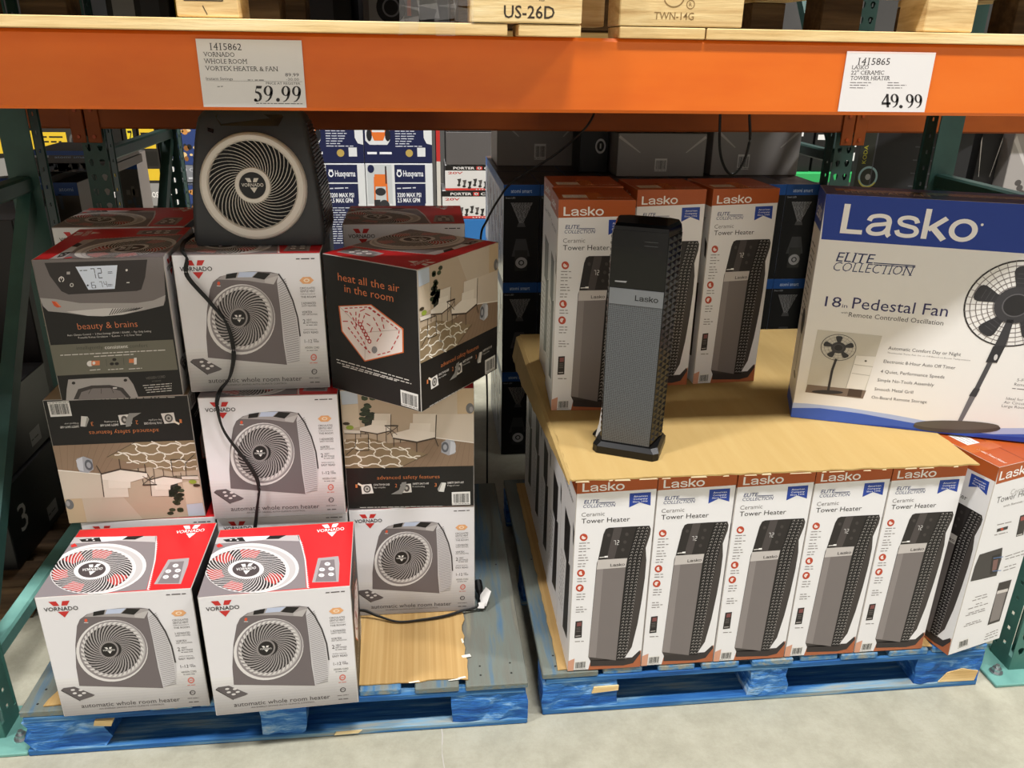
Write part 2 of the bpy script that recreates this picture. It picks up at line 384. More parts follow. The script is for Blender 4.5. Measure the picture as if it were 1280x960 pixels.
# ---------------------------------------------------------------- pallet racking
def holed_strip(mb, M, w, h, cols, pitch, r, m, n=8, tear=True, z0=.05):
    """steel strip w wide, h high with punched holes; M maps (u, v, 0)"""
    xs = [0]+[0.5*(cols[i]+cols[i+1]) for i in range(len(cols)-1)]+[w]
    q = lambda u, v: M@Vector((u, v, 0))
    mb.add([q(0, 0), q(w, 0), q(w, z0), q(0, z0)], [(0, 1, 2, 3)], m)
    nr = int((h-z0)/pitch)
    for i in range(nr):
        for c, cx in enumerate(cols):
            x0, x1, y0, y1 = xs[c], xs[c+1], z0+i*pitch, z0+(i+1)*pitch; cy = (y0+y1)/2
            out, inn = [], []
            for k in range(n):
                a = 2*math.pi*(k+.5)/n; dx, dy = math.cos(a), math.sin(a)
                t = min((x1-cx)/dx if dx > 0 else (x0-cx)/dx, (y1-cy)/dy if dy > 0 else (y0-cy)/dy)
                out.append((cx+dx*t, cy+dy*t)); rr = r*(1 if dy > 0 or not tear else .75+.0*dx)
                inn.append((cx+r*dx*(1 if dy > 0 or not tear else .72), cy+r*dy*(1 if dy > 0 or not tear else 1.35)))
            cor = [(x1, y1), (x0, y1), (x0, y0), (x1, y0)]
            for k in range(n):
                a, b = k, (k+1) % n; pa, pb = out[a], out[b]; ring = [pa]
                for cc in cor:
                    if abs(pa[0]-pb[0]) > 1e-7 and abs(pa[1]-pb[1]) > 1e-7 and min(abs(cc[0]-pa[0]), abs(cc[0]-pb[0])) < 1e-7 and min(abs(cc[1]-pa[1]), abs(cc[1]-pb[1])) < 1e-7: ring.append(cc)
                ring += [pb, inn[b], inn[a]]
                mb.add([q(*p) for p in ring], [tuple(range(len(ring)))], m)
    t = z0+nr*pitch; mb.add([q(0, t), q(w, t), q(w, h), q(0, h)], [(0, 1, 2, 3)], m)
def tmat(o, x, y):
    x, y = Vector(x), Vector(y); z = x.cross(y)
    return Matrix(((x.x, y.x, z.x, o[0]), (x.y, y.y, z.y, o[1]), (x.z, y.z, z.z, o[2]), (0, 0, 0, 1)))
def post(parent, x, y, h, m, w=.078, d=.078, front=-1, plain=False):
    mb = MB(); y0 = y if front < 0 else y+d
    if plain: mb.box((x-w/2, y0-.001, 0), (x+w/2, y0+.001, h), m)
    else: holed_strip(mb, tmat((x-w/2, y0, 0), (1, 0, 0), (0, 0, 1)), w, h, (.021, .057), .05, .0105, m, 10)
    for sx in (-1, 1):
        holed_strip(mb, tmat((x+sx*w/2, y0, 0), (0, -front, 0), (0, 0, 1)), d, h, (.04,), .05, .008, m, 4, False)
        mb.box((x+sx*w/2-(.012 if sx > 0 else 0), y0-front*d-.001, 0), (x+sx*w/2+(0 if sx > 0 else .012), y0-front*d+.001, h), m)
    o = mb.build('post', parent); md = o.modifiers.new('steel_gauge', 'SOLIDIFY'); md.thickness = .0022; md.offset = 0
    return o
def frame(label, x, yf, yr, h, mat, foot_dx, plain=False, group=None):
    t = thing('rack_upright_frame', label, 'rack upright', (x, yf, 0), 0, group)
    for y, fr in ((0, -1), (yr-yf, -1 if plain else 1)): post(t, 0, y, h, M_GREEN_LIT if plain and y == 0 else mat, front=fr, plain=plain and y > 0)
    for y in (0, yr-yf):
        p = MB(); xs = sorted((foot_dx*.114, -foot_dx*.045)); p.box((xs[0], y-.055, 0), (xs[1], y+.11, .010), M_GREEN_BRIGHTLIT, .002); bp = p.build('base_plate', t)
        for by in (-.005, .075):
            b = MB(); bx = foot_dx*.080; b.cyl((bx, y+by, .010), (bx, y+by, .013), .017, M_STEEL, 20); b.cyl((bx, y+by, .013), (bx, y+by, .024), .0125, M_STEEL, 6); b.cyl((bx, y+by, .024), (bx, y+by, .034), .006, M_STEEL, 10)
            b.build('anchor_bolt', bp)
    y0, y1 = .07, yr-yf+.01
    zz = [.19, 1.24]
    for i, z in enumerate(zz):
        b = MB(); b.box((-.022, y0, z-.022), (.022, y1, z+.022), M_GREEN_BRIGHTLIT if z < .3 else mat, .006); b.build('horizontal_brace', t)
    for za, zb in ((.21, 1.22), (1.26, 2.2)):
        b = MB(); d = Vector((0, y1-y0, zb-za)).normalized(); nrm = d.cross(Vector((1, 0, 0)))*.02
        a = Vector((-.018, y0, za)); e = Vector((-.018, y1, zb))
        b.prism([a+nrm, a-nrm, a-nrm+Vector((.036, 0, 0)), a+nrm+Vector((.036, 0, 0))], e-a, mat); b.build('diagonal_brace', t)
    return t
frame('green steel rack upright at the left edge, floor plate beside the left pallet', -1.102, 1.664, 2.46, 2.3, M_GREEN_SHADED, 1, True)
frame('green perforated rack upright at the right edge behind the turned tower heater carton', 1.652, 1.662, 2.50, 2.3, M_GREEN_SHADED, -1, True)
frame('green perforated rack upright of the rear bay seen above the left red carton tops', -1.115, 3.05, 3.92, 2.3, M_GREEN_SHADED, 1)
frame('shade-darkened green rear bay upright under the 49.99 price sign behind the blue fan carton', 1.602, 3.05, 3.92, 2.3, M_GREEN_SHADED, 1)
def beam(label, x0, x1, y0, z0, z1, d=.045, conn=True, M=None):
    M = M or M_ORANGE
    t = thing('rack_beam', label, 'shelf beam', ((x0+x1)/2, y0, z0))
    hx = (x1-x0)/2; mb = MB()
    prof = [(0, .006), (.006, 0), (d, 0), (d, z1-z0), (.006, z1-z0), (0, z1-z0-.006)]
    mb.loft([[Vector((-hx, a, b)) for a, b in prof], [Vector((hx, a, b)) for a, b in prof]], M); mb.build('beam_bar', t)
    if conn:
        for s_ in (-1, 1):
            c = MB(); a = s_*hx; c.box((min(a, a-s_*.045), -.006, -.045), (max(a, a-s_*.045), .0, z1-z0+.03), M, .002)
            for zz in (-.025, .06, .13): c.cyl((a-s_*.022, -.006, zz), (a-s_*.022, -.011, zz), .006, H('#a8430c', .4), 10)
            c.build('end_connector', t)
    return t
beam('long orange steel shelf beam across the top carrying both price signs', -1.062, 1.612, 1.616, 1.4995, 1.632, conn=False)
beam('orange steel beam at the back of this shelf above the stacked cartons', -1.062, 1.612, 2.47, 1.4995, 1.632, .04, False, M_ORANGE_SHADED)
beam('added orange front beam of the next bay beyond the left upright, outside the picture', -3.80, -1.142, 1.616, 1.4995, 1.632, conn=False)  # unseen bay, added with its pallets and loads to shade the left side
bb = beam('shade-darkened orange beam of the rear bay seen just under the long front beam', -1.112, 1.600, 3.004, 1.340, 1.47, M=M_ORANGE_SHADED)
beam('shade-darkened orange rear bay beam at the far left behind the green upright', -3.6, -1.118, 3.004, 1.340, 1.47, M=M_ORANGE_SHADED)
beam('shade-darkened orange rear bay beam at the far right above the grey speaker carton', 1.604, 4.0, 3.004, 1.340, 1.47, M=M_ORANGE_SHADED)

# ---------------------------------------------------------------- price signs
def sign(x, z, w, h, label, px, draw):
    t = thing('price_sign', label, 'price sign', (x, 1.6145, z))
    p = MB(); p.box((0, -.0016, 0), (w, 0, h), H('#e2dfde', .3), .0); cd = p.build('card', t)
    parts = {}; A = Art(parts, tmat((0, -.0016, 0), (1, 0, 0), (0, 0, 1)), w, h); A.map(px); draw(A); assemble(cd, parts)
    return t
def serif_nine(A, x, y, w, h, m, sl=0.0):
    P = lambda a, b: (x+a*w-sl*(b-1)*h*1.0, y+b*h)             # a right, b down
    o = [(.46+.46*math.cos(t), .31-.31*math.sin(t)) for t in [2*math.pi*i/28 for i in range(28)]]
    n_ = [(.44+.20*math.cos(t), .31-.26*math.sin(t)) for t in [2*math.pi*i/28 for i in range(28)]]
    for i in range(28): A.poly([P(*o[i-1]), P(*o[i]), P(*n_[i]), P(*n_[i-1])], m)
    A.poly([P(.92, .31), P(.90, .52), P(.76, .76), P(.52, .93), P(.20, 1.0), P(.18, .965), P(.42, .88), P(.58, .72), P(.64, .5), P(.64, .36)], m)
def serif_five(A, x, y, w, h, m):
    P = lambda a, b: (x+a*w, y+b*h)
    A.poly([P(.26, .0), P(.88, .0), P(.80, .17), P(.24, .17)], m); A.poly([P(.26, 0), P(.32, .0), P(.20, .42), P(.13, .40)], m)
    A.poly([P(.13, .40), P(.20, .34), P(.50, .36), P(.76, .46), P(.88, .64), P(.84, .82), P(.66, .95), P(.30, 1.0), P(.26, .96), P(.50, .90), P(.62, .74), P(.56, .58), P(.40, .49), P(.18, .45)], m)
    A.ell(x+.16*w, y+.89*h, .15*w, .1*h, m); A.poly([P(.1, .8), P(.22, .8), P(.45, .93), P(.34, 1.0), P(.1, .97)], m)
def serif_four(A, x, y, w, h, m, sl=0.0):
    P = lambda a, b: (x+a*w-sl*(b-1)*h, y+b*h)
    A.poly([P(.0, .62), P(.62, .0), P(.68, .08), P(.16, .62)], m); A.poly([P(.0, .62), P(1, .62), P(.98, .78), P(.0, .78)], m)
    A.poly([P(.54, .0), P(.80, .0), P(.80, .98), P(.54, .98)], m)
K1 = '#2b2829'
def sign_left(A):
    D = '#2b2829'
    T = lambda t, a, b, c, **k: A.text(t, a, b, c, k.pop('m', D), serif=k.pop('serif', True), **k)
    T('1415862', (188, 192), (524, 192), 72, bold=.0)
    T('VORNADO', (118, 262), (450, 262), 48); T('WHOLE ROOM', (125, 335), (586, 333), 50); T('VORTEX HEATER & FAN', (138, 408), (914, 406), 48)
    T('89.99', (990, 460), (1136, 460), 36, serif=False); T('-30.00', (1000, 505), (1136, 505), 30, serif=False, m='#6a6768')
    T('Instant Savings', (148, 506), (432, 506), 30, serif=False, m='#4a4748'); A.greek((588, 502), (640, 502), 16, H('#6a6768')); A.greek((665, 502), (760, 502), 16, H('#6a6768'))
    A.line([(148, 514), (1170, 514)], 3, '#7a7778'); T('PRICE AT REGISTER', (785, 546), (1150, 546), 26, serif=False, m='#4a4748')
    A.greek((265, 576), (325, 572), 14, H('#6a6768')); A.on('price', 2)
    serif_five(A, 655, 562, 98, 168, K1); serif_nine(A, 758, 560, 108, 170, K1); A.ell(912, 707, 20, 20, K1); serif_nine(A, 948, 560, 104, 170, K1); serif_nine(A, 1062, 560, 104, 170, K1)
    A.on('lettering'); A.greek((680, 746), (1175, 746), 13, H('#5a5758'), seed=4)
sign(-.388, 1.5055, .183, .114, 'white price sign reading 59.99 for a whole room heater and fan', [(33, 78), (1160, 82), (1218, 786), (120, 788)], sign_left)
def sign_right(A):
    D = '#343032'
    A.on('sleeve_edge'); A.poly([(190, 55), (1207, 85), (1203, 103), (186, 74)], '#f0d8d2'); A.on('lettering')
    T = lambda t, a, b, c, **k: A.text(t, a, b, c, k.pop('m', D), serif=True, shear=.04)
    T('1415865', (300, 222), (665, 226), 84); T('LASKO', (230, 272), (425, 274), 44); T('22" CERAMIC', (222, 338), (598, 342), 48); T('TOWER HEATER', (212, 402), (665, 408), 48)
    for i, (a, b) in enumerate([(450, 765), (415, 850), (380, 800)]):
        y = 432+31*i; A.greek((212-4*i, y), (a, y+4), 15, H('#6a6668'), seed=i); A.greek((640-6*i, y+6), (b, y+9), 15, H('#6a6668'), seed=i+5)
    A.on('price', 2); sl = 0.0
    serif_four(A, 562, 572, 102, 160, K1); serif_nine(A, 665, 572, 100, 162, K1); A.ell(778, 722, 20, 20, K1); serif_nine(A, 838, 577, 96, 162, K1); serif_nine(A, 935, 579, 94, 162, K1)
sign(.821, 1.5065, .181, .110, 'white price sign reading 49.99 for a 22 inch ceramic tower heater', [(190, 55), (1207, 85), (1040, 790), (66, 772)], sign_right)

# ---------------------------------------------------------------- pallets
def wonky(mb, lo, hi, m, rn, j=.003, ch=.0025):
    a = [rn.uniform(-j, j) for _ in range(6)]
    mb.box((lo[0]+a[0], lo[1]+a[1], lo[2]), (hi[0]+a[2], hi[1]+a[3], hi[2]), m, ch)
def rough_block(mb, lo, hi, m, rn, chew=.012):
    n = 9; rings = []
    for i in range(n):
        x = lo[0]+(hi[0]-lo[0])*i/(n-1); r = []
        for (yy, zz) in ((lo[1], lo[2]), (lo[1], (lo[2]*2+hi[2])/3), (lo[1], (lo[2]+2*hi[2])/3), (lo[1], hi[2]), (hi[1], hi[2]), (hi[1], lo[2])):
            e = chew if i in (0, n-1) else .003
            r.append(Vector((x+(rn.uniform(-e, e*.3) if i == n-1 else rn.uniform(-e*.3, e) if i == 0 else 0), yy+(rn.uniform(-.003, .004) if yy == lo[1] else 0), zz)))
        rings.append(r)
    mb.loft(rings, m)
def blue_pallet(label, x, y, rz, seed, worn):
    t = thing('wooden_pallet', label, 'pallet', (x, y, 0), rz); rn = random.Random(seed); w, d = 1.219, 1.016
    for zz in (0,):
        for yy in (0, d/2-.05, d-.1):
            b = MB(); wonky(b, (0, yy, 0), (w, yy+.1, .018), M_BX, rn); b.build('bottom_board', t)
    for bx, bw in ((0, .20), (w/2-.055, .11), (w-.195, .195)):
        for yy in (.004, d/2-.05, d-.1):
            b = MB(); rough_block(b, (bx, yy, .018), (bx+bw, yy+.1, .103), M_BLOCK, rn, .02 if bx == 0 and seed == 1 else .008); o = b.build('block', t)
    for yy in (0, d/2-.05, d-.1):
        b = MB(); wonky(b, (.005, yy+.002, .103), (w-.005, yy+.1, .121), M_BX, rn); b.build('stringer_board', t)
    edges = [0, .145, .29, .40, .545, .66, .78, .90, 1.065, 1.219] ; i = 0
    xs = [(0, .142), (.158, .262), (.30, .40), (.418, .52), (.555, .665), (.69, .79), (.80, .90), (.935, 1.045), (1.062, 1.219)]
    for k, (a, b_) in enumerate(xs):
        b = MB(); wonky(b, (a, rn.uniform(-.002, .006), .121), (b_, d+rn.uniform(-.004, .004), .139), M_WORN if (k in worn) else M_BY, rn, .002)
        for yy in (.03, .07, d/2):
            for q in (.25, .75): jy = yy+rn.uniform(-.008, .008); b.cyl((a+(b_-a)*q, jy, .1385), (a+(b_-a)*q, jy, .1392), .003, H('#3a3836', .6, .5), 8)
        b.build('deck_board', t)
    if seed == 1:
        b = MB(); b.prism([(.165, -.003, .088), (.205, -.002, .083), (.212, -.003, .102), (.170, -.003, .103)], (0, .02, 0), M_PINE); b.build('wood_splinter', t, )
        b = MB(); b.prism([(.73, -.001, .006), (.79, -.001, .008), (.80, -.001, .017), (.735, -.001, .015)], (0, .003, 0), M_PINE); b.build('bare_wood_scar', t)
    else:
        b = MB(); b.prism([(1.10, .002, .02), (1.205, .002, .018), (1.21, .002, .05), (1.16, .002, .062), (1.12, .002, .05)], (0, .0035, 0), M_PINE); b.build('bare_wood_scar', t)
        b = MB(); b.prism([(.13, .0, .065), (.20, .0, .07), (.20, .0, .085), (.135, .0, .084)], (0, .004, 0), M_PINE); b.build('bare_wood_scar', t)
    return t
blue_pallet('worn blue wooden pallet under the stacks of room heater cartons', -.984, 1.605, -.34, 1, (0, 8, 7))
blue_pallet('blue wooden pallet on the right under the tower heater cartons', .276, 1.621, 0, 2, (0,))

def sheet(name, label, pts_fn, x0, x1, y0, y1, z, th, m, seed, jag=(0, 0, 0, 0)):
    """corrugated sheet with ragged edges; jag = front, right, back, left raggedness"""
    rn = random.Random(seed); P = []
    n = 40
    for i in range(n): P.append((x0+(x1-x0)*i/n, y0+rn.uniform(0, jag[0])))
    for i in range(n): P.append((x1-rn.uniform(0, jag[1]), y0+(y1-y0)*i/n))
    for i in range(n//2): P.append((x1+(x0-x1)*i/(n//2), y1))
    for i in range(n): P.append((x0+rn.uniform(0, jag[3]), y1+(y0-y1)*i/n))
    mb = MB(); mb.loft([[Vector((a, b, z)) for a, b in P], [Vector((a, b, z+th)) for a, b in P]], m, True)
    # torn paler edges
    return mb
mb = sheet('', '', None, -.93, .088, 1.615, 2.55, .1405, .0032, M_CARD2, 11, (.008, .010, 0, .03))
t = thing('cardboard_sheet', 'bare tan cardboard sheet lying on the left blue pallet beside the front cartons', 'cardboard sheet', (0, 0, 0))
mb.build('corrugated_board', t)
b = MB(); rn = random.Random(5)
for (sx, sy, w_, h_) in ((.085, 1.70, .026, .012), (.078, 1.76, .008, .02), (.07, 1.622, .022, .008), (.05, 1.617, .03, .005), (-.05, 1.618, .03, .006), (-.215, 1.618, .02, .008)):
    b.add([(sx-w_/2+rn.uniform(0, .004), sy-h_/2, .1436), (sx+w_/2, sy-h_/2+rn.uniform(0, .004), .1440), (sx+w_/2-.004, sy+h_/2, .1450), (sx-w_/2, sy+h_/2-.003, .1438)], [(0, 1, 2, 3)], H('#e2dccd', .9))
b.build('torn_paper', t)['label'] = 'torn whitish paper edge'
t = thing('cardboard_sheet', 'thin cardboard layer between the right blue pallet and the tower heater cartons', 'cardboard sheet', (0, 0, 0))
sheet('', '', None, .315, 1.335, 1.628, 2.60, .1402, .0026, M_CARD2, 13, (.004, .003, 0, .004)).build('corrugated_board', t)
# big sheet over the front cartons, with its left edge folded down
CT = .7097
t = thing('cardboard_sheet', 'large tan cardboard sheet covering the lower row of tower heater cartons', 'cardboard sheet', (0, 0, 0))
mb = sheet('', '', None, .322, 1.312, 1.600, 2.62, .7057, .0038, M_CARD, 12, (.005, .004, 0, .002)); mb.build('corrugated_board', t)
fl = MB(); n = 26; rn = random.Random(8); rings = []
for i in range(n+1):
    y = 1.602+1.0*i/n; dp = .012+.07*min(1, max(0, (y-1.60)/.85))*(.8+.2*rn.random()); sx = .02*min(1, (y-1.6)/.7)
    rings.append([Vector((.323, y, CT)), Vector((.317-sx*.3, y, CT-.004)), Vector((.318-sx, y, CT-dp)), Vector((.3155-sx, y, CT-dp)), Vector((.3135-sx*.3, y, CT-.003)), Vector((.319, y, CT+.002))])
fl.loft(rings, M_CARD); fl.build('folded_edge_flap', t)
fr = MB(); rn = random.Random(9); x = .33
while x < 1.26:
    d = rn.uniform(.01, .06); h = rn.uniform(.002, .005)
    fr.add([(x, 1.5985, .7045), (x+d, 1.5985, .7045+rn.uniform(-.001, .001)), (x+d*.9, 1.599, .7045+h), (x+.002, 1.599, .7045+h*.8)], [(0, 1, 2, 3)], H('#e0cfa8', .9)); x += d+rn.uniform(0, .05)
fr.build('torn_paper', t)['label'] = 'ragged pale front edge'

# ---------------------------------------------------------------- room heater cartons
VD_ = (.3315, .2752, .3388)
GREY1, GREY2 = '#6d6566', '#c7c3c1'
def heater_front(A, off=(0, 0)):
    """printed picture of the fan heater, in picture coordinates of the carton front"""
    A.on('heater_picture#front', 3)
    A.poly([(245, 692), (234, 560), (238, 400), (256, 262), (276, 215), (320, 182), (400, 162), (520, 153), (640, 160), (690, 172), (680, 222), (700, 380), (722, 600), (745, 748)], GREY1)
    A.poly([(690, 172), (735, 240), (780, 340), (812, 450), (828, 570), (830, 680), (800, 712), (745, 748), (725, 600), (700, 380), (680, 222)], '#c9c6c8', 4)
    for k in range(38):
        t = k/37; xl = 682+62*t; yl = 235+500*t; xr = 742+92*min(1, 1.9*t*(1-t*.48)); 
        A.line([(xl+4, yl), (xr-8, yl-22+18*(t-.5))], 4, '#8f8b8d', 5)
    A.line([(690, 172), (735, 240), (780, 340), (812, 450), (828, 570)], 9, '#3c3738', 6)
    A.poly([(300, 200), (330, 180), (400, 162), (520, 153), (690, 172), (655, 238), (590, 228), (500, 212), (400, 205)], '#a19b9a', 5)
    A.poly([(360, 168), (430, 158), (420, 192), (356, 197)], BLACK, 6); A.poly([(442, 157), (556, 156), (520, 190), (428, 189)], '#bcc6dc', 6); A.poly([(560, 158), (640, 168), (600, 207), (525, 191)], BLACK, 6)
    A.poly([(602, 206), (690, 182), (660, 238), (604, 226)], '#b9b4b2', 6); A.ell(312, 225, 9, 12, '#d8583a', 6); A.line([(300, 240), (325, 242)], 4, '#e8e4e0', 6)
    A.ell(455, 455, 214, 222, '#dedad8', 6, 40); A.ell(462, 450, 203, 211, '#8f8889', 7, 40); A.ell(468, 447, 186, 200, '#b9b5b3', 8, 40)
    A.ell(458, 445, 172, 180, '#211d1d', 9, 40); A.swirl(458, 445, .3, 180, 188, 38, .95, .50, '#a39d9c', 10)
    A.swirl(458, 445, .90, 188, 198, 38, .09, .55, '#d6d2d0', 11, 1)
    A.ell(438, 445, 58, 62, '#8d8786', 11, 30); A.ell(438, 445, 47, 51, '#1f1b1b', 12, 30)
    A.vlogo((402, 452), (474, 452), 11, '#e6e2de', '#e6e2de', 13)
    A.on('remote_picture#front', 3); A.poly([(135, 712), (150, 700), (215, 695), (335, 765), (318, 775), (245, 797)], '#5d5758'); A.poly([(135, 712), (245, 797), (245, 802), (134, 718)], '#3c3838', 4)
    for bx, by in ((205, 717), (252, 722), (215, 742), (270, 745), (245, 760)): A.ell(bx, by, 13, 7, '#d6d2d0', 5, 12)
def vorn_front(parts):
    A = artface(parts, 'front', VD_); A.map([(12, 42), (952, 46), (1018, 898), (140, 908)])
    w, h = A.w, A.h; A.on('carton')
    for i in range(14):                                        # printed floor tone fading up into the white backdrop
        t = i/13; c = [int(a+(b-a)*t) for a, b in zip((0x98, 0x94, 0x92), (0xde, 0xdc, 0xdb))]
        uv0, uv1 = .33*h*i/14, .33*h*(i+1)/14
        A.put([(.002, max(uv0, .002)), (w-.002, max(uv0, .002)), (w-.002, uv1), (.002, uv1)], [(0, 1, 2, 3)], H('#%02x%02x%02x' % tuple(c)), 1)
    heater_front(A)
    A.on('brand_logo#front', 3); A.vlogo((68, 144), (272, 145), 28, '#c02f2c', '#1d1a1a')
    A.on('lettering#front', 3); D = '#4a4445'
    A.text('automatic whole room heater', (250, 851), (840, 850), 30, '#393435', bold=.0); A.text('AN ENERGY SAVING AUTO CLIMATE CONTROL', (355, 871), (745, 869), 10, D)
    A.greek((800, 80), (918, 80), 12, H(D))
    A.ell(868, 217, 46, 25, '#e3a873', n=6); A.ell(868, 217, 20, 12, '#f1d9bd', 4, 10); A.ell(868, 217, 11, 6, '#e3a873', 5, 10)
    for t, a, b, y, c in (('CIRCULATES', 826, 922, 272, 13), ('GENTLE HEAT', 828, 922, 292, 15), ('THROUGHOUT', 828, 925, 307, 7), ('THE ROOM', 832, 926, 328, 13), ('3 ADVANCED', 836, 928, 369, 15), ('SAFETY FEATURES', 838, 930, 383, 9),
                          ('VORTEX', 840, 905, 425, 15), ('HEAT CIRCULATION', 840, 936, 437, 9), ('2', 846, 862, 490, 28), ('HEAT', 870, 902, 473, 12), ('SETTINGS', 868, 937, 490, 12), ('SIMPLE DIGITAL', 850, 938, 532, 7), ('EASY READ', 850, 943, 553, 14),
                          ('1-12', 857, 905, 612, 22), ('HOUR', 912, 934, 598, 10), ('TIMER', 912, 948, 611, 11), ('HIDDEN CORD', 860, 950, 649, 13)):
        A.text(t, (a, y), (b, y), c, D)
    A.greek((870, 661), (940, 661), 6, H(D)); A.greek((866, 500), (936, 500), 6, H(D)); A.ell(914, 705, 20, 22, '#cf7466', rin=.62); A.line([(905, 705), (924, 705)], 5, '#cf7466'); A.greek((890, 740), (938, 740), 8, H('#cf7466'))
    A.ell(918, 795, 18, 17, D, rin=.72); A.text('ETL', (906, 800), (930, 800), 11, D, res=1); A.greek((885, 835), (955, 835), 6, H(D), seed=2); A.greek((892, 862), (952, 862), 10, H(D), seed=3)
def vorn_top(parts):
    A = artface(parts, 'top', VD_); A.map([(188, 142), (1212, 62), (1197, 577), (32, 682)]); A.on('carton'); A.put([(0.002, .002), (A.w-.002, .002), (A.w-.002, A.h-.002), (.002, A.h-.002)], [(0, 1, 2, 3)], H('#d2262a', .3), 1)
    A.on('heater_picture#top', 2)
    A.poly([(165, 205), (790, 178), (812, 255), (842, 360), (862, 597), (32, 680), (100, 330)], '#837b7c')
    pr = [(790, 178), (818, 262), (848, 370), (872, 597)]
    A.line(pr, 9, '#d8d4d2', 3)
    for i in range(26):
        t = i/25; x = 803+72*t**.7; y = 225+370*t; A.poly([(x, y-6), (x+14, y-2), (x, y+4)], '#e0dcda', 4)
    A.poly([(168, 203), (792, 178), (803, 226), (520, 222), (150, 255)], '#b9b3b1', 3)
    A.poly([(215, 220), (362, 200), (388, 232), (240, 238)], BLACK, 4); A.poly([(366, 198), (572, 186), (540, 214), (390, 232)], '#e4e6ec', 4); A.poly([(574, 186), (700, 179), (640, 210), (543, 213)], BLACK, 4)
    for q in ((275, 222), (315, 212), (328, 225)): A.ell(q[0], q[1], 9, 4, '#e0dcda', 5, 10)
    A.poly([(165, 268), (190, 250), (220, 272), (180, 285)], '#c9302c', 4)
    A.ell(440, 445, 362, 198, '#dcd8d5', 5, 44); A.ell(440, 450, 338, 182, '#bdb8b6', 6, 44); A.ell(408, 462, 322, 180, '#d9d5d3', 7, 44); A.ell(398, 465, 305, 170, '#241f1f', 8, 44)
    for a0 in (10, 95, 150, 210, 260): A.ell(398, 465, 295, 165, '#b23530', 9, 8, .62, a0, a0+32)
    A.swirl(398, 465, .36, 312, 176, 46, .95, .40, '#c8c3c0', 10); A.ell(398, 458, 138, 76, '#d9d5d3', 11); A.ell(398, 458, 104, 60, '#4a4242', 12)
    A.vlogo((322, 470), (474, 455), 20, '#f0eeea', '#f0eeea', 13)
    A.on('remote_picture#top', 2); A.poly([(945, 360), (1100, 342), (1110, 400), (1107, 545), (905, 552)], '#a39c9c'); A.poly([(968, 378), (1070, 368), (1090, 540), (930, 546)], '#7b7374', 3)
    for q in ((1018, 405), (978, 450), (1048, 443), (975, 495), (1048, 487)): A.ell(q[0], q[1], 22, 14, '#eceae6', 4, 14); 
    for q in ((1018, 405), (978, 450), (1048, 443), (975, 495), (1048, 487)): A.ell(q[0], q[1], 7, 4, '#8a8484', 5, 8)
    A.on('brand_logo#top', 2); A.vlogo((930, 156), (1140, 133), 24, '#f0eeea', '#f0eeea')
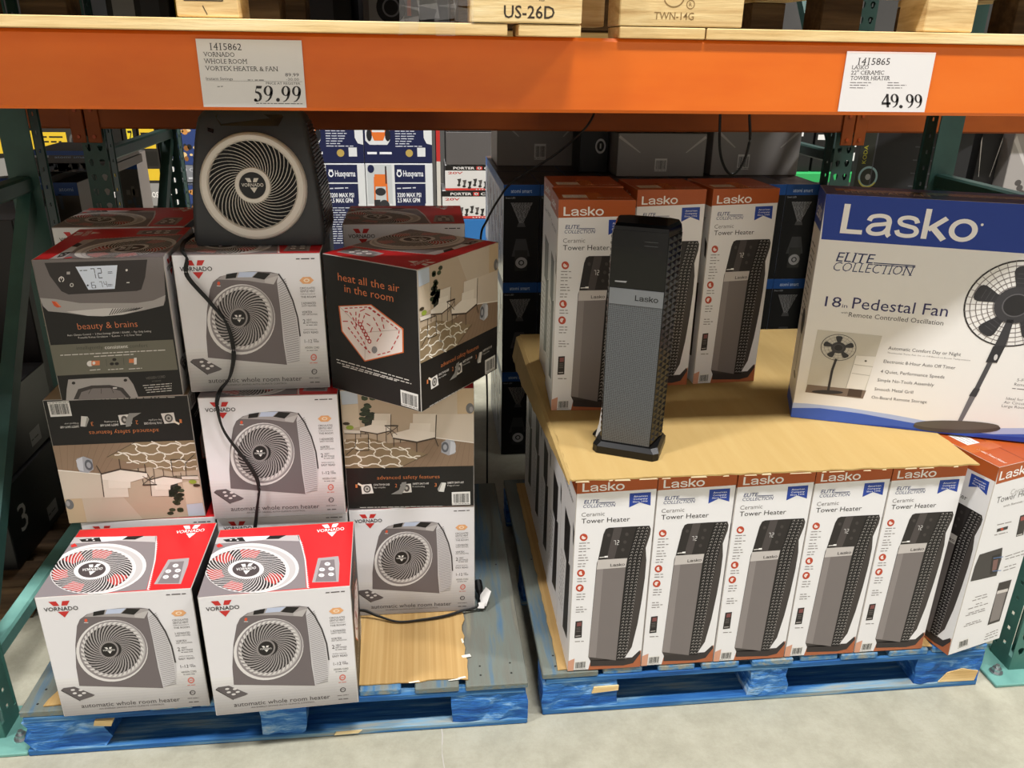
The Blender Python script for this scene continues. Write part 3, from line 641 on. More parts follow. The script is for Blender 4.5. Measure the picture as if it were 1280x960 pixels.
def vorn_left(parts):
    A = artface(parts, 'left', VD_); A.map([(10, 62), (795, 75), (925, 905), (188, 920)]); A.on('carton')
    A.poly([(115, 578), (858, 568), (888, 750), (155, 765)], '#6f6d60', 1)
    A.on('control_panel_picture', 2)
    A.poly([(8, 62), (797, 75), (812, 330), (800, 362), (690, 385), (560, 408), (440, 414), (350, 408), (220, 386), (110, 372), (78, 340), (58, 290)], '#77706f')
    A.poly([(60, 290), (150, 300), (300, 330), (640, 342), (740, 330), (812, 300), (800, 362), (690, 385), (560, 408), (440, 414), (350, 408), (220, 386), (110, 372), (78, 340)], '#a8a3a1', 3)
    A.poly([(220, 378), (450, 366), (690, 372), (560, 408), (440, 414), (350, 408)], '#d0ccca', 4)
    for k in range(12): A.line([(500+16*k, 370), (478+14*k, 408-2.2*k)], 5, '#3a3535', 5)
    A.poly([(88, 82), (702, 86), (690, 190), (668, 262), (640, 270), (232, 276), (190, 255), (120, 160)], '#332e2e', 3)
    A.poly([(275, 112), (525, 112), (510, 252), (352, 252)], '#e3edff', 4); LC = '#39425a'
    A.seg7('72', (372, 186), (452, 186), 60, LC, 5); A.seg7('6', (372, 244), (412, 244), 36, LC, 5); A.seg7('74', (422, 242), (476, 240), 36, LC, 5); A.greek((300, 136), (345, 136), 8, H(LC), 5)
    for y in (150, 158, 225, 233): A.greek((468, y), (498, y), 6, H(LC), 5, seed=y)
    A.ell(348, 226, 6, 6, LC, 5, 10)
    A.ell(190, 184, 17, 17, '#e8e4e0', 4, 20, .68, 110, 430); A.line([(188, 165), (190, 184)], 5, '#e8e4e0', 4); A.rect(222, 140, 20, 16, '#b8b2b0', 4); A.ell(252, 220, 12, 12, '#c8c4c0', 4, 14, .55); A.ell(580, 144, 7, 7, '#e8e4e0', 4, 10); A.line([(580, 218), (597, 218)], 5, '#e8e4e0', 4)
    A.poly([(130, 312), (160, 316), (190, 350), (165, 352), (145, 340)], '#d4552f', 4); A.poly([(150, 316), (162, 318), (186, 346), (178, 346)], '#e98a5c', 5)
    A.on('lettering#left', 2)
    A.text('beauty & brains', (290, 489), (648, 484), 40, '#dd8355', bold=-.012); A.text('Auto Climate Control  •  2 Heat Settings (750W / 1500W)  •  Fan Only Setting', (225, 527), (728, 518), 12, '#d8d4d0', res=1); A.text('Powerful Vortex Circulation  •  Remote  •  1-12 Hour Timer', (292, 544), (672, 537), 12, '#d8d4d0', res=1)
    A.text('intelligently', (282, 612), (440, 610), 24, '#38352f', bold=-.012); A.text('consistent', (452, 612), (590, 609), 22, '#efece6'); A.text('comfort', (600, 609), (708, 607), 22, '#38352f', bold=-.012)
    A.greek((182, 641), (815, 629), 9, H('#dedad4')); A.greek((385, 655), (622, 649), 9, H('#dedad4'), seed=5)
    A.ell(362, 697, 20, 18, '#e8e4e0', n=10); A.rect(370, 680, 50, 28, '#dd8355', 3); A.ell(385, 694, 9, 10, '#e8e4e0', 4, 10)
    for a in (30, 150, 270): A.ell(508+17*math.cos(R(a)), 694+17*math.sin(R(a)), 13, 9, '#25221f', n=12)
    A.rect(596, 676, 34, 24, '#dd8355'); A.rect(626, 670, 16, 40, '#e8e4e0', 3); A.line([(458, 672), (462, 715)], 2, '#4a4740'); A.line([(562, 668), (566, 712)], 2, '#4a4740')
    for a, b in ((360, 424), (470, 562), (595, 674)): A.greek((a, 737), (b, 734), 8, H('#dedad4'), seed=a)
    A.on('underside_picture', 2); A.poly([(230, 790), (410, 784), (590, 785), (622, 830), (640, 875), (655, 914), (216, 919), (220, 850)], '#a8a3a0'); A.poly([(262, 912), (290, 850), (370, 830), (480, 830), (560, 850), (610, 912)], '#3f3a39', 3); A.poly([(290, 915), (310, 868), (380, 848), (480, 848), (545, 868), (585, 912)], '#7d7674', 4)
    for q in ((262, 812), (575, 804)): A.ell(q[0], q[1], 11, 9, '#2a2625', 4, 12)
    for x0, x1 in ((370, 352), (430, 430), (490, 505)): A.line([(x0, 850), (x1, 880)], 3, '#3f3a39', 5)
    A.rect(500, 845, 24, 8, '#e0dcd8', 5)
    A.text('HIDDEN CORD', (702, 804), (815, 796), 16, '#6f6b66'); A.text('STORAGE', (735, 820), (790, 816), 8, '#6f6b66')
    for i in range(4): A.greek((680+8*i, 840+14*i), (852, 832+14*i), 8, H('#d0ccc8'), seed=i)
def vorn_back(parts):
    A = artface(parts, 'back', VD_); A.map([(85, 65), (965, 48), (972, 815), (125, 850)]); A.on('room_picture', 1)
    A.poly([(85, 65), (965, 48), (968, 549), (112, 575)], '#b7a58f'); A.poly([(500, 58), (965, 48), (965, 400), (700, 360)], '#c1b3a0', 2); A.poly([(715, 215), (965, 212), (967, 402), (718, 372)], '#cabdac', 3)
    A.poly([(88, 70), (200, 68), (205, 150), (98, 158)], '#b9c3cf', 2); A.poly([(96, 160), (205, 152), (215, 300), (108, 320)], '#cbbca6', 2); A.poly([(855, 52), (965, 48), (965, 212), (858, 213)], '#bfa98a', 4); A.ell(940, 176, 26, 34, '#6d6c6c', 5, 16); A.ell(948, 182, 12, 18, '#9a9898', 6, 12)
    A.poly([(715, 370), (967, 400), (968, 549), (470, 565), (300, 420)], '#8d7660', 2)
    for i in range(9): A.line([(700+30*i, 372+4*i), (560+46*i, 562-1.6*i)], 2, '#786250', 3)
    A.line([(716, 368), (967, 398)], 5, '#eee8de', 4)
    A.poly([(108, 385), (270, 372), (420, 410), (660, 476), (480, 566), (112, 575)], '#8f7c60', 4)
    for k in range(-2, 9):                                     # lattice of the rug: scalloped lines running both ways
        pts = []
        for m_ in range(13):
            y = 384+m_*15.5; sc = .72+.62*m_/12; x = 150+(k*110-60)*sc+11*sc*(1 if m_ % 4 < 2 else -1)
            lim = 268+(y-372)*4.1 if y < 476 else 660-(y-476)*2.0
            if 112 < x < lim: pts.append((x, y))
        if len(pts) > 1: A.line(pts, 7, '#efe8da', 5)
    for y, sc in ((404, .8), (444, 1.0), (494, 1.15), (550, 1.3)):
        x1 = 268+(y-372)*4.1 if y < 476 else 660-(y-476)*2.0; n_ = int((x1-112)/(23*sc))
        A.line([(112+23*sc*q, y+5*sc*(1 if q % 4 < 2 else -1)) for q in range(n_+1)], 6*sc, '#efe8da', 5)
    A.line([(660, 476), (480, 566)], 3, '#4a3e30', 6)
    for k in range(26):                                        # potted plant
        q = random.Random(k); A.ell(268+q.uniform(-52, 52)*(1 if k % 2 else .7), 90+q.uniform(0, 185), 23, 13, ['#2c3626', '#3a4630', '#222a1e'][k % 3], 3, 8)
    A.poly([(240, 240), (298, 238), (290, 300), (248, 302)], '#33352c', 3)
    def chair(ox, oy, s):
        P = lambda x, y: (ox+x*s, oy+y*s)
        A.poly([P(135, 0), P(290, 0), P(285, 150), P(130, 145)], '#d9cfc0', 5); A.poly([P(115, 60), P(250, 62), P(245, 118), P(108, 110)], '#e2d9cb', 6); A.poly([P(0, 130), P(110, 100), P(280, 120), P(285, 150), P(160, 180), P(0, 155)], '#e6ddd0', 7); A.poly([P(0, 155), P(160, 180), P(285, 150), P(285, 160), P(160, 190), P(0, 165)], '#4a3d33', 8)
        for a, b in ((P(6, 160), P(6, 215)), (P(158, 185), P(158, 250)), (P(278, 155), P(300, 210)), (P(288, 5), P(282, 150)), (P(50, 165), P(50, 190))): A.line([a, b], 6*s, '#4a3d33', 8)
    chair(433, 213, 1.0); chair(215, 213, .72)
    A.line([(380, 292), (470, 292)], 8, '#3a2f28', 8)
    for a, b in (((390, 295), (388, 400)), ((462, 295), (465, 330)), ((395, 300), (462, 350)), ((462, 300), (395, 350))): A.line([a, b], 4, '#3a2f28', 8)
    A.poly([(105, 320), (215, 325), (220, 345), (110, 342)], '#d8cfc2', 8); A.ell(148, 305, 26, 14, '#8fa03c', 9, 12); A.ell(125, 280, 24, 10, '#3c3222', 9, 10)
    for a, b in (((185, 345), (183, 430)), ((183, 430), (120, 485)), ((270, 345), (272, 455)), ((183, 455), (272, 455)), ((112, 345), (270, 345))): A.line([a, b], 4, '#2c2622', 9)
    A.poly([(755, 400), (790, 378), (838, 385), (850, 420), (842, 470), (800, 482), (752, 462)], '#a2a4aa', 6); A.ell(778, 428, 24, 34, '#5d5f66', 7, 16); A.ell(778, 428, 13, 19, '#a2a4aa', 8, 14); A.poly([(815, 388), (845, 400), (848, 460), (808, 480)], '#c4c6cc', 7)
    A.on('lettering#back', 2)
    A.text('advanced safety features', (325, 648), (742, 634), 26, '#d07c48', bold=-.01)
    for t, a, y in (('1', 178, 705), ('2', 444, 698), ('3', 708, 690)): A.text(t, (a, y), (a+14, y), 24, '#d07c48')
    for t, a, y, t2 in (('COOL TOUCH CASE', 300, 690, 'Stay cool grilles'), ('SAFETY SHUT-OFF', 562, 680, 'If overheating'), ('SAFETY SHUT-OFF', 794, 670, 'If tipped over')):
        A.text(t, (a, y), (a+108, y-4), 13, '#e6e2dc', bold=.01, res=1); A.text(t2, (a, y+17), (a+80, y+14), 11, '#d0ccc6', res=1)
    A.on('feature_picture', 2)
    A.poly([(215, 685), (285, 678), (300, 740), (222, 746)], '#dcd8d2'); A.ell(256, 712, 25, 25, '#55504c', 3, 16); A.ell(256, 712, 16, 16, '#b8b4ae', 4, 14); A.ell(256, 712, 8, 8, '#55504c', 5, 10); A.line([(195, 676), (228, 694)], 12, '#e8dccc', 4)
    A.poly([(480, 680), (550, 672), (556, 730), (486, 736)], '#dcd8d2'); A.ell(522, 703, 20, 24, '#55504c', 3, 14); A.ell(522, 703, 8, 10, '#b8b4ae', 4, 10); A.poly([(490, 665), (520, 660), (515, 700), (490, 742), (416, 745), (470, 715)], '#8d8c88', 5)
    A.poly([(752, 662), (785, 664), (770, 725), (735, 722), (728, 706)], '#d2d0ca'); A.poly([(752, 662), (760, 662), (738, 720), (728, 706)], '#9a9892', 3)
    A.on('lettering#back', 2); A.greek((205, 838), (560, 826), 9, H('#b0aca6'), seed=2); A.greek((560, 826), (760, 820), 8, H('#b0aca6'), seed=9)
    A.on('barcode#back', 2); A.barcode((822, 726), (944, 720), (946, 806), (824, 812))
def vorn_right(parts):
    A = artface(parts, 'right', VD_); A.map([(40, 146), (504, 237), (517, 940), (82, 826)]); A.on('lettering#right', 2); O = '#d8794a'
    A.text('heat all the air', (118, 283), (418, 346), 40, O, bold=-.004); A.text('in the room', (150, 342), (388, 394), 40, O, bold=-.004)
    A.greek((105, 682), (460, 782), 8, H('#d0ccc6')); A.greek((108, 697), (470, 799), 8, H('#d0ccc6'), seed=4); A.greek((135, 715), (400, 786), 8, H('#d0ccc6'), seed=6)
    A.on('airflow_diagram', 2); A.poly([(118, 412), (280, 405), (435, 527), (435, 645), (245, 692), (132, 540)], '#d0672f'); A.poly([(124, 416), (278, 410), (429, 530), (429, 641), (246, 686), (137, 538)], '#e9dcd6', 3)
    for a, b in (((250, 545), (430, 530)), ((250, 545), (246, 686)), ((250, 545), (124, 416))): A.line([a, b], 2, '#b09a90', 4)
    for pts in ([(150, 425), (270, 418), (415, 535), (412, 560), (370, 640), (300, 660)], [(215, 500), (225, 440), (265, 420), (330, 470), (345, 540)], [(235, 500), (250, 450), (290, 470), (330, 550), (300, 600)], [(150, 440), (175, 445), (215, 520)], [(140, 490), (180, 490), (240, 590), (260, 640)], [(165, 520), (225, 600), (280, 655)], [(205, 520), (205, 430)], [(258, 500), (285, 520), (270, 560)]):
        A.line(pts, 5, '#bb2f2c', 5, dash=24)
    for k in range(6): A.ell(225+9*k, 505+17*k, 10, 12, '#bb2f2c', 5, 12, .55)
    A.ell(294, 632, 14, 18, '#8a8688', 6, 12)
    A.on('barcode#right', 2); A.barcode((417, 828), (502, 851), (503, 930), (420, 905))
def vornado_proto():
    w, d, h = VD_; parts = {}; c = MB(); parts['carton'] = c
    wt, rd, bk = H('#dfdddf', .38), H('#c42226', .35), H('#1a1817', .45)
    c.box((-w/2, -d/2, 0), (w/2, d/2, h), H('#b9b4ae', .5), .0016, [H('#b9a080'), rd, wt, bk, bk, bk])
    for fn in (vorn_front, vorn_top, vorn_left, vorn_back, vorn_right): fn(parts)
    r = thing('heater_carton', 'x', 'carton'); assemble(r, parts); return r
VP = vornado_proto(); used = [False]
def vcarton(label, cx, cy, yaw, z, facing='front', group='printed room heater cartons', flip=False):
    o = VP if not used[0] else copy_tree(VP); used[0] = True
    w, d, h = VD_; 
    if facing in ('left', 'right'): w, d = d, w
    a = R(yaw); ca, sa = math.cos(a), math.sin(a)
    x = cx+ca*w/2-sa*d/2; y = cy+sa*w/2+ca*d/2
    o.location = (x, y, z+(h if flip else 0)); o.rotation_euler = (math.pi if flip else 0, 0, a+{'front': 0, 'back': math.pi, 'left': math.pi/2, 'right': -math.pi/2}[facing] if not flip else a)
    tag(o, label, 'carton', group); return o
L0, L1, L2 = .1442, .4852, .8262
vcarton('heater carton with bright red lid at the front left corner of the left pallet', -.867, 1.577, .92, L0)
vcarton('heater carton with bright red lid, right one of the front pair on the left pallet', -.514, 1.547, 2.3, L0)
vcarton('white heater carton standing on tan cardboard with a black cord along its foot', -.212, 1.888, -.44, L0)
vcarton('heater carton showing only a white strip behind the front left red-lidded carton', -.882, 1.886, .0, L0)
vcarton('heater carton showing part of a red logo behind the right red-lidded carton', -.546, 1.880, 0, L0)
vcarton('black heater carton standing upside down with a room photo and inverted lettering', -.906, 1.882, 1.36, L1, 'back', flip=True)
vcarton('white heater carton in the middle row crossed by the hanging black cord', -.548, 1.870, -.1, L1)
vcarton('heater carton with upright living room photo below the turned black carton', -.213, 1.893, -1.8, L1, 'back')
vcarton('heater carton with beauty & brains lettering and a control panel picture', -.857, 1.869, 3.2, L2, 'left')
vcarton('white heater carton directly under the grey fan heater on display', -.569, 1.901, 1.21, L2)
vcarton('heater carton turned cornerwise with heat all the air lettering', -.232, 1.906, -37.1, L2, 'right')
vcarton('red-topped heater carton behind the beauty & brains carton, end of a row', -.955, 2.225, .6, L2)
vcarton('red-topped heater carton directly behind the grey fan heater on display', -.600, 2.212, -.5, L2)
vcarton('red-topped heater carton with half-hidden logo behind the cornerwise black carton', -.214, 2.242, -.3, L2)
for x_ in (-.93, -.585, -.235):
    for z_ in (L0, L1): vcarton('heater carton hidden in the back row under the red-topped cartons', x_, 2.245, 0, z_, group='heater cartons at the back of the left pallet')

# ---------------------------------------------------------------- tower heater cartons
LD_ = (.190, .190, .562); BROWN = '#a9521f'
def lasko_front(parts):
    A = artface(parts, 'front', LD_); A.map([(74, 30), (445, 20), (379, 912), (47, 925)]); A.on('carton')
    A.poly([(74, 30), (445, 20), (440, 88), (72, 108)], BROWN, 1); A.poly([(330, 890), (381, 835), (379, 914), (140, 925), (150, 885)], '#a9623f', 1); A.poly([(48, 880), (78, 868), (74, 925), (47, 925)], '#cf9a80', 1)
    A.on('brand_logo#front', 2); A.text('Lasko', (97, 98), (290, 90), 38, '#efece8', bold=.006, res=3)
    A.on('lettering#front', 2); NV = '#35406e'
    A.text('ELITE', (106, 153), (172, 151), 17, NV, shear=.2, bold=.012); A.line([(174, 149), (248, 147)], 2, NV); A.line([(174, 152), (248, 150)], 1.2, NV); A.text('COLLECTION', (101, 173), (247, 168), 16, NV, shear=.2)
    A.text('Ceramic', (96, 214), (202, 209), 20, '#625c5a', bold=-.006); A.text('Tower Heater', (96, 245), (318, 237), 23, '#231f1e', bold=.0)
    for k, y in enumerate((336, 349, 362, 375, 392, 404, 416, 432, 444, 501, 513, 572, 584, 596, 632, 643, 654, 790)): A.greek((88-k*.6, y), (88-k*.6+random.Random(k).uniform(28, 52), y-1), 7, H('#8f8a88'), seed=k)
    A.on('ribbon', 2); A.poly([(315, 108), (412, 103), (411, 165), (362, 150), (313, 173)], '#24429a')
    for i, t in enumerate(('American', 'Company', 'Since 1906')): A.text(t, (333-2*i, 126+12.5*i), (397, 123+12.5*i), 8, '#e6e8f0', 3, bold=.01, res=1)
    A.on('feature_icon', 2)
    for i, (x, y) in enumerate(((108, 309), (99, 474), (95, 543))):
        A.ell(x, y, 18, 17, '#b8452a', n=18); A.ell(x, y, 10, 9, '#f0e4de', 3, 12, .5, 40*i, 250+40*i); A.ell(x, y, 4, 5, '#f0e4de', 3, 8)
    A.on('heater_picture', 2)
    A.poly([(222, 266), (330, 261), (408, 259), (415, 275), (412, 300), (393, 362), (397, 420), (392, 500), (380, 600), (362, 715), (338, 820), (300, 880), (150, 880), (140, 862), (170, 430), (176, 412), (198, 295), (208, 272)], '#403a38')
    A.poly([(150, 878), (340, 868), (374, 836), (379, 850), (345, 895), (300, 905), (150, 905)], '#352f2e', 2)
    A.poly([(222, 266), (347, 262), (310, 406), (176, 413), (199, 295), (208, 272)], '#2a2625', 3); A.poly([(246, 265), (284, 264), (250, 409), (214, 411)], '#4a4443', 4)
    A.poly([(175, 414), (309, 408), (303, 450), (170, 458)], '#c2bcb8', 4); A.text('Lasko', (232, 446), (298, 442), 13, '#2a2625', 5, bold=.01)
    A.poly([(170, 458), (303, 450), (266, 880), (140, 862)], '#77706e', 3); A.poly([(170, 458), (200, 456), (175, 866), (140, 862)], '#8a8381', 4)
    A.poly([(347, 262), (408, 259), (406, 278), (390, 330), (366, 470), (345, 600), (322, 770), (306, 880), (268, 880), (303, 450), (312, 405)], '#161313', 4)
    for r_ in range(44):
        t = r_/43; y = 268+600*t; xl = 347-36*min(1, t/.22)-44*max(0, (t-.22)/.78); xr = 405-32*min(1, t/.22)-62*max(0, (t-.22)/.78)
        for c_ in range(3):
            u = (c_+.5)/3; x = xl+(xr-xl)*u+3; s_ = 5.2
            A.line([(x-s_, y+4), (x+s_*.6, y-3), (x+s_, y+5)], 2.0, '#a8a3a0', 5)
    A.seg7('72', (244, 346), (274, 345), 21, '#f2f0ee', 5)
    A.line([(182, 403), (218, 400)], 3.5, '#e6e2de', 5); A.line([(205, 400), (220, 399)], 7, '#f4f2f0', 6)
    for q in ((305, 297), (297, 333), (288, 369), (222, 300)): A.ell(q[0], q[1], 8, 8, '#423c3b', 4, 10)
    A.on('remote_picture', 2); A.poly([(79, 697), (110, 694), (108, 771), (75, 774)], '#2c2827'); A.poly([(86, 702), (106, 700), (105, 718), (85, 720)], '#7d4a48', 3)
    for q in (728, 736, 744): A.line([(83, q), (102, q-1)], 2, '#77706e', 3)
    A.line([(80, 765), (103, 763)], 3, '#c2bcb8', 3)
    A.on('barcode#front', 2); A.barcode((78, 881), (133, 877), (130, 916), (76, 919))
def lasko_right(parts):
    A = artface(parts, 'right', LD_); A.map([(338, 95), (588, 40), (328, 897), (90, 930)]); A.on('carton'); A.poly([(338, 95), (588, 40), (570, 104), (322, 165)], BROWN, 1)
    A.on('brand_logo#right', 2); A.text('Lasko', (334, 150), (482, 112), 34, '#efece8', bold=.006, res=3)
    A.on('lettering#right', 2); A.text('Ceramic', (384, 212), (474, 192), 22, '#8a8482', bold=-.014); A.text('Tower Heater', (321, 246), (508, 204), 25, '#332e2d', bold=-.008); A.text('with Remote Control', (352, 264), (498, 234), 9, '#8a8482')
    G = H('#8f8a88')
    for i, (x0, y0, x1, y1) in enumerate(((325, 340, 390, 330), (312, 385, 372, 376), (360, 490, 450, 470), (360, 502, 450, 486), (356, 540, 412, 530), (350, 556, 408, 545), (220, 665, 273, 658), (207, 680, 275, 670), (222, 700, 250, 696), (188, 717, 277, 704), (188, 738, 262, 727), (175, 748, 265, 736), (175, 790, 240, 780), (165, 800, 248, 788), (265, 862, 322, 848), (260, 874, 320, 862), (255, 888, 318, 877))): A.greek((x0, y0), (x1, y1), 7, G, seed=i)
    A.poly([(325, 358), (374, 348), (371, 362), (322, 372)], '#3a3534', 3); A.ell(346, 360, 7, 6, '#b8452a', 4, 10); A.line([(305, 490), (350, 488)], 3, '#5f82b8', 5); A.line([(300, 550), (340, 552)], 3, '#5f82b8', 5)
    A.on('remote_picture#right', 2); A.poly([(430, 306), (462, 299), (445, 395), (410, 401)], '#34302f'); A.poly([(434, 312), (456, 307), (452, 325), (431, 330)], '#9c4a44', 3); A.line([(414, 395), (440, 390)], 4, '#d0ccc8', 3)
    A.on('heater_picture#right', 2); A.poly([(245, 467), (348, 445), (342, 500), (318, 575), (250, 582), (202, 586), (222, 520)], '#3f3b3a'); A.poly([(300, 480), (338, 472), (318, 560), (288, 566)], '#24201f', 3); A.poly([(305, 500), (328, 496), (318, 545), (298, 550)], '#7c5a55', 4)
    A.poly([(330, 612), (390, 604), (330, 806), (272, 815)], '#383332'); A.poly([(318, 655), (368, 650), (328, 795), (282, 802)], '#817a78', 3); A.poly([(322, 650), (372, 645), (369, 660), (318, 665)], '#d0cac6', 4)
    A.on('barcode#right', 2); A.barcode((140, 868), (186, 860), (180, 898), (134, 906))
def lasko_left(parts):
    A = artface(parts, 'left', LD_); A.map([(0, 0), (100, 0), (100, 296), (0, 296)]); A.on('carton'); A.rect(0, 0, 100, 25, BROWN, 1)
    A.on('heater_picture#left', 2); A.poly([(30, 82), (72, 88), (72, 140), (60, 152), (34, 146)], '#1f1c1b'); A.poly([(55, 148), (82, 140), (84, 255), (50, 262)], '#24201f'); A.poly([(88, 70), (98, 78), (98, 100), (92, 96)], '#24201f')
    A.on('lettering#left', 2); A.text('Lasko', (14, 19), (70, 19), 11, '#efece8'); A.text('Tower Heater', (14, 48), (84, 48), 8, '#332e2d', bold=-.01)
    for i in range(10): A.greek((12, 160+9*i), (44, 160+9*i), 3, H('#8f8a88'), seed=i)
def lasko_top(parts):
    A = artface(parts, 'top', LD_); A.map([(0, 0), (100, 0), (100, 100), (0, 100)]); A.on('carton'); A.line([(1, 50), (99, 50)], 1.2, '#6d3012', 1)
    A.rect(8, 62, 34, 22, '#d8d2cc', 1); A.on('lettering#top', 2)
    for i in range(3): A.greek((12, 68+6*i), (38, 68+6*i), 2, H('#6a6460'), seed=i)
    A.text('Ceramic Tower Heater', (52, 84), (95, 84), 6, '#efe2d8', res=1); A.on('packing_tape', 2); A.rect(40, 44, 20, 55, H('#b8622f', .2, 0, .6), 2)
def lasko_proto():
    w, d, h = LD_; parts = {}; c = MB(); parts['carton'] = c; wt = H('#e6e5e6', .36); br = H('#a84d1d', .4)
    c.box((-w/2, -d/2, 0), (w/2, d/2, h), H('#bdb6ae', .5), .0014, [H('#b9a080'), br, wt, wt, wt, wt])
    for fn in (lasko_front, lasko_right, lasko_left, lasko_top): fn(parts)
    r = thing('tower_heater_carton', 'x', 'carton'); assemble(r, parts); return r
LP = lasko_proto(); lused = [False]
def lcarton(label, cx, cy, yaw, z, group='tower heater cartons', corner='fl', lean=0.0):
    o = LP if not lused[0] else copy_tree(LP); lused[0] = True; a = R(yaw); w, d, h = LD_
    s = 1 if corner == 'fl' else -1
    o.location = (cx+math.cos(a)*s*w/2-math.sin(a)*d/2, cy+math.sin(a)*s*w/2+math.cos(a)*d/2, z); o.rotation_euler = (0, lean, a); tag(o, label, 'carton', group); return o
Z0 = .1432; nth = ('leftmost', 'second from the left', 'third from the left', 'fourth from the left', 'fifth from the left')
for i in range(5): lcarton('tower heater carton standing %s in the front row on the right pallet' % nth[i], .339+.1925*i, 1.622+(.001 if i % 2 else 0), (-.3, .1, 0, -.2, 0)[i], Z0)
lcarton('tower heater carton turned to show its side, beside the right rack upright', 1.353, 1.588, -74, Z0, corner='fr')
for k in range(1, 5): lcarton('tower heater carton in the left side row under the cardboard sheet, %s' % ('second from front', 'third from front', 'fourth from front', 'last at back')[k-1], .339+.002*k, 1.622+.1945*k, 0, Z0)
for x_ in (.72, 1.14): lcarton('tower heater carton hidden under the middle of the big cardboard sheet', x_, 2.40, 0, Z0, group='tower heater cartons hidden at the back of the right pallet')
ZU = CT+.001
lcarton('tower heater carton on the cardboard sheet just left behind the black display heater', .333, 1.984, -3.3, ZU)
lcarton('tower heater carton half hidden behind the black display heater, middle of three', .567, 2.130, 2.2, ZU)
lcarton('tower heater carton on the cardboard sheet, rightmost of the three upper ones', .776, 2.140, 3.4, ZU)
lcarton('tower heater carton showing only its brown lid behind the upper left carton', .352, 2.190, -1, ZU)

# ---------------------------------------------------------------- pedestal fan carton
FD_ = (.60, .150, .589)
def fan_picture(A, key, cx, cy, r, k, L, dark='#2f2b2b', rings=9, spokes=36):
    A.on(key, L); A.ell(cx, cy, r, r*k, dark, L, 44, .965)
    for i in range(1, rings): A.ell(cx, cy, r*i/rings, r*k*i/rings, '#77706e', L, 32, 1-.018*rings/i if i > 2 else .9)
    for i in range(spokes):
        a = 2*math.pi*i/spokes; A.line([(cx+.38*r*math.cos(a), cy+.38*r*k*math.sin(a)), (cx+r*math.cos(a), cy+r*k*math.sin(a))], r*.011, '#77706e', L+1)
    for i in range(5):
        a = R(-88+72*i); pl = []
        for t, w_ in ((.30, .08), (.45, .10), (.60, .15), (.72, .185), (.80, .18), (.85, .13), (.865, .06), (.865, -.06), (.85, -.13), (.80, -.18), (.72, -.185), (.60, -.15), (.45, -.10), (.30, -.08)):
            pl.append((cx+r*(t*math.cos(a)-w_*math.sin(a)), cy+r*k*(t*math.sin(a)+w_*math.cos(a))))
        A.poly(pl, '#313033', L+2)
        for q in range(3): A.line([(cx+r*(.5+.1*q)*math.cos(a)-r*.11*math.sin(a), cy+r*k*((.5+.1*q)*math.sin(a)+.11*math.cos(a))), (cx+r*(.5+.1*q)*math.cos(a)+r*.11*math.sin(a), cy+r*k*((.5+.1*q)*math.sin(a)-.11*math.cos(a)))], r*.012, '#4a494c', L+3)
    A.ell(cx, cy, .42*r, .42*r*k, '#39383b', L+3, 28); A.ell(cx, cy, .27*r, .27*r*k, '#262527', L+4, 24); A.ell(cx, cy, .27*r, .27*r*k, '#5a585b', L+5, 24, .9)
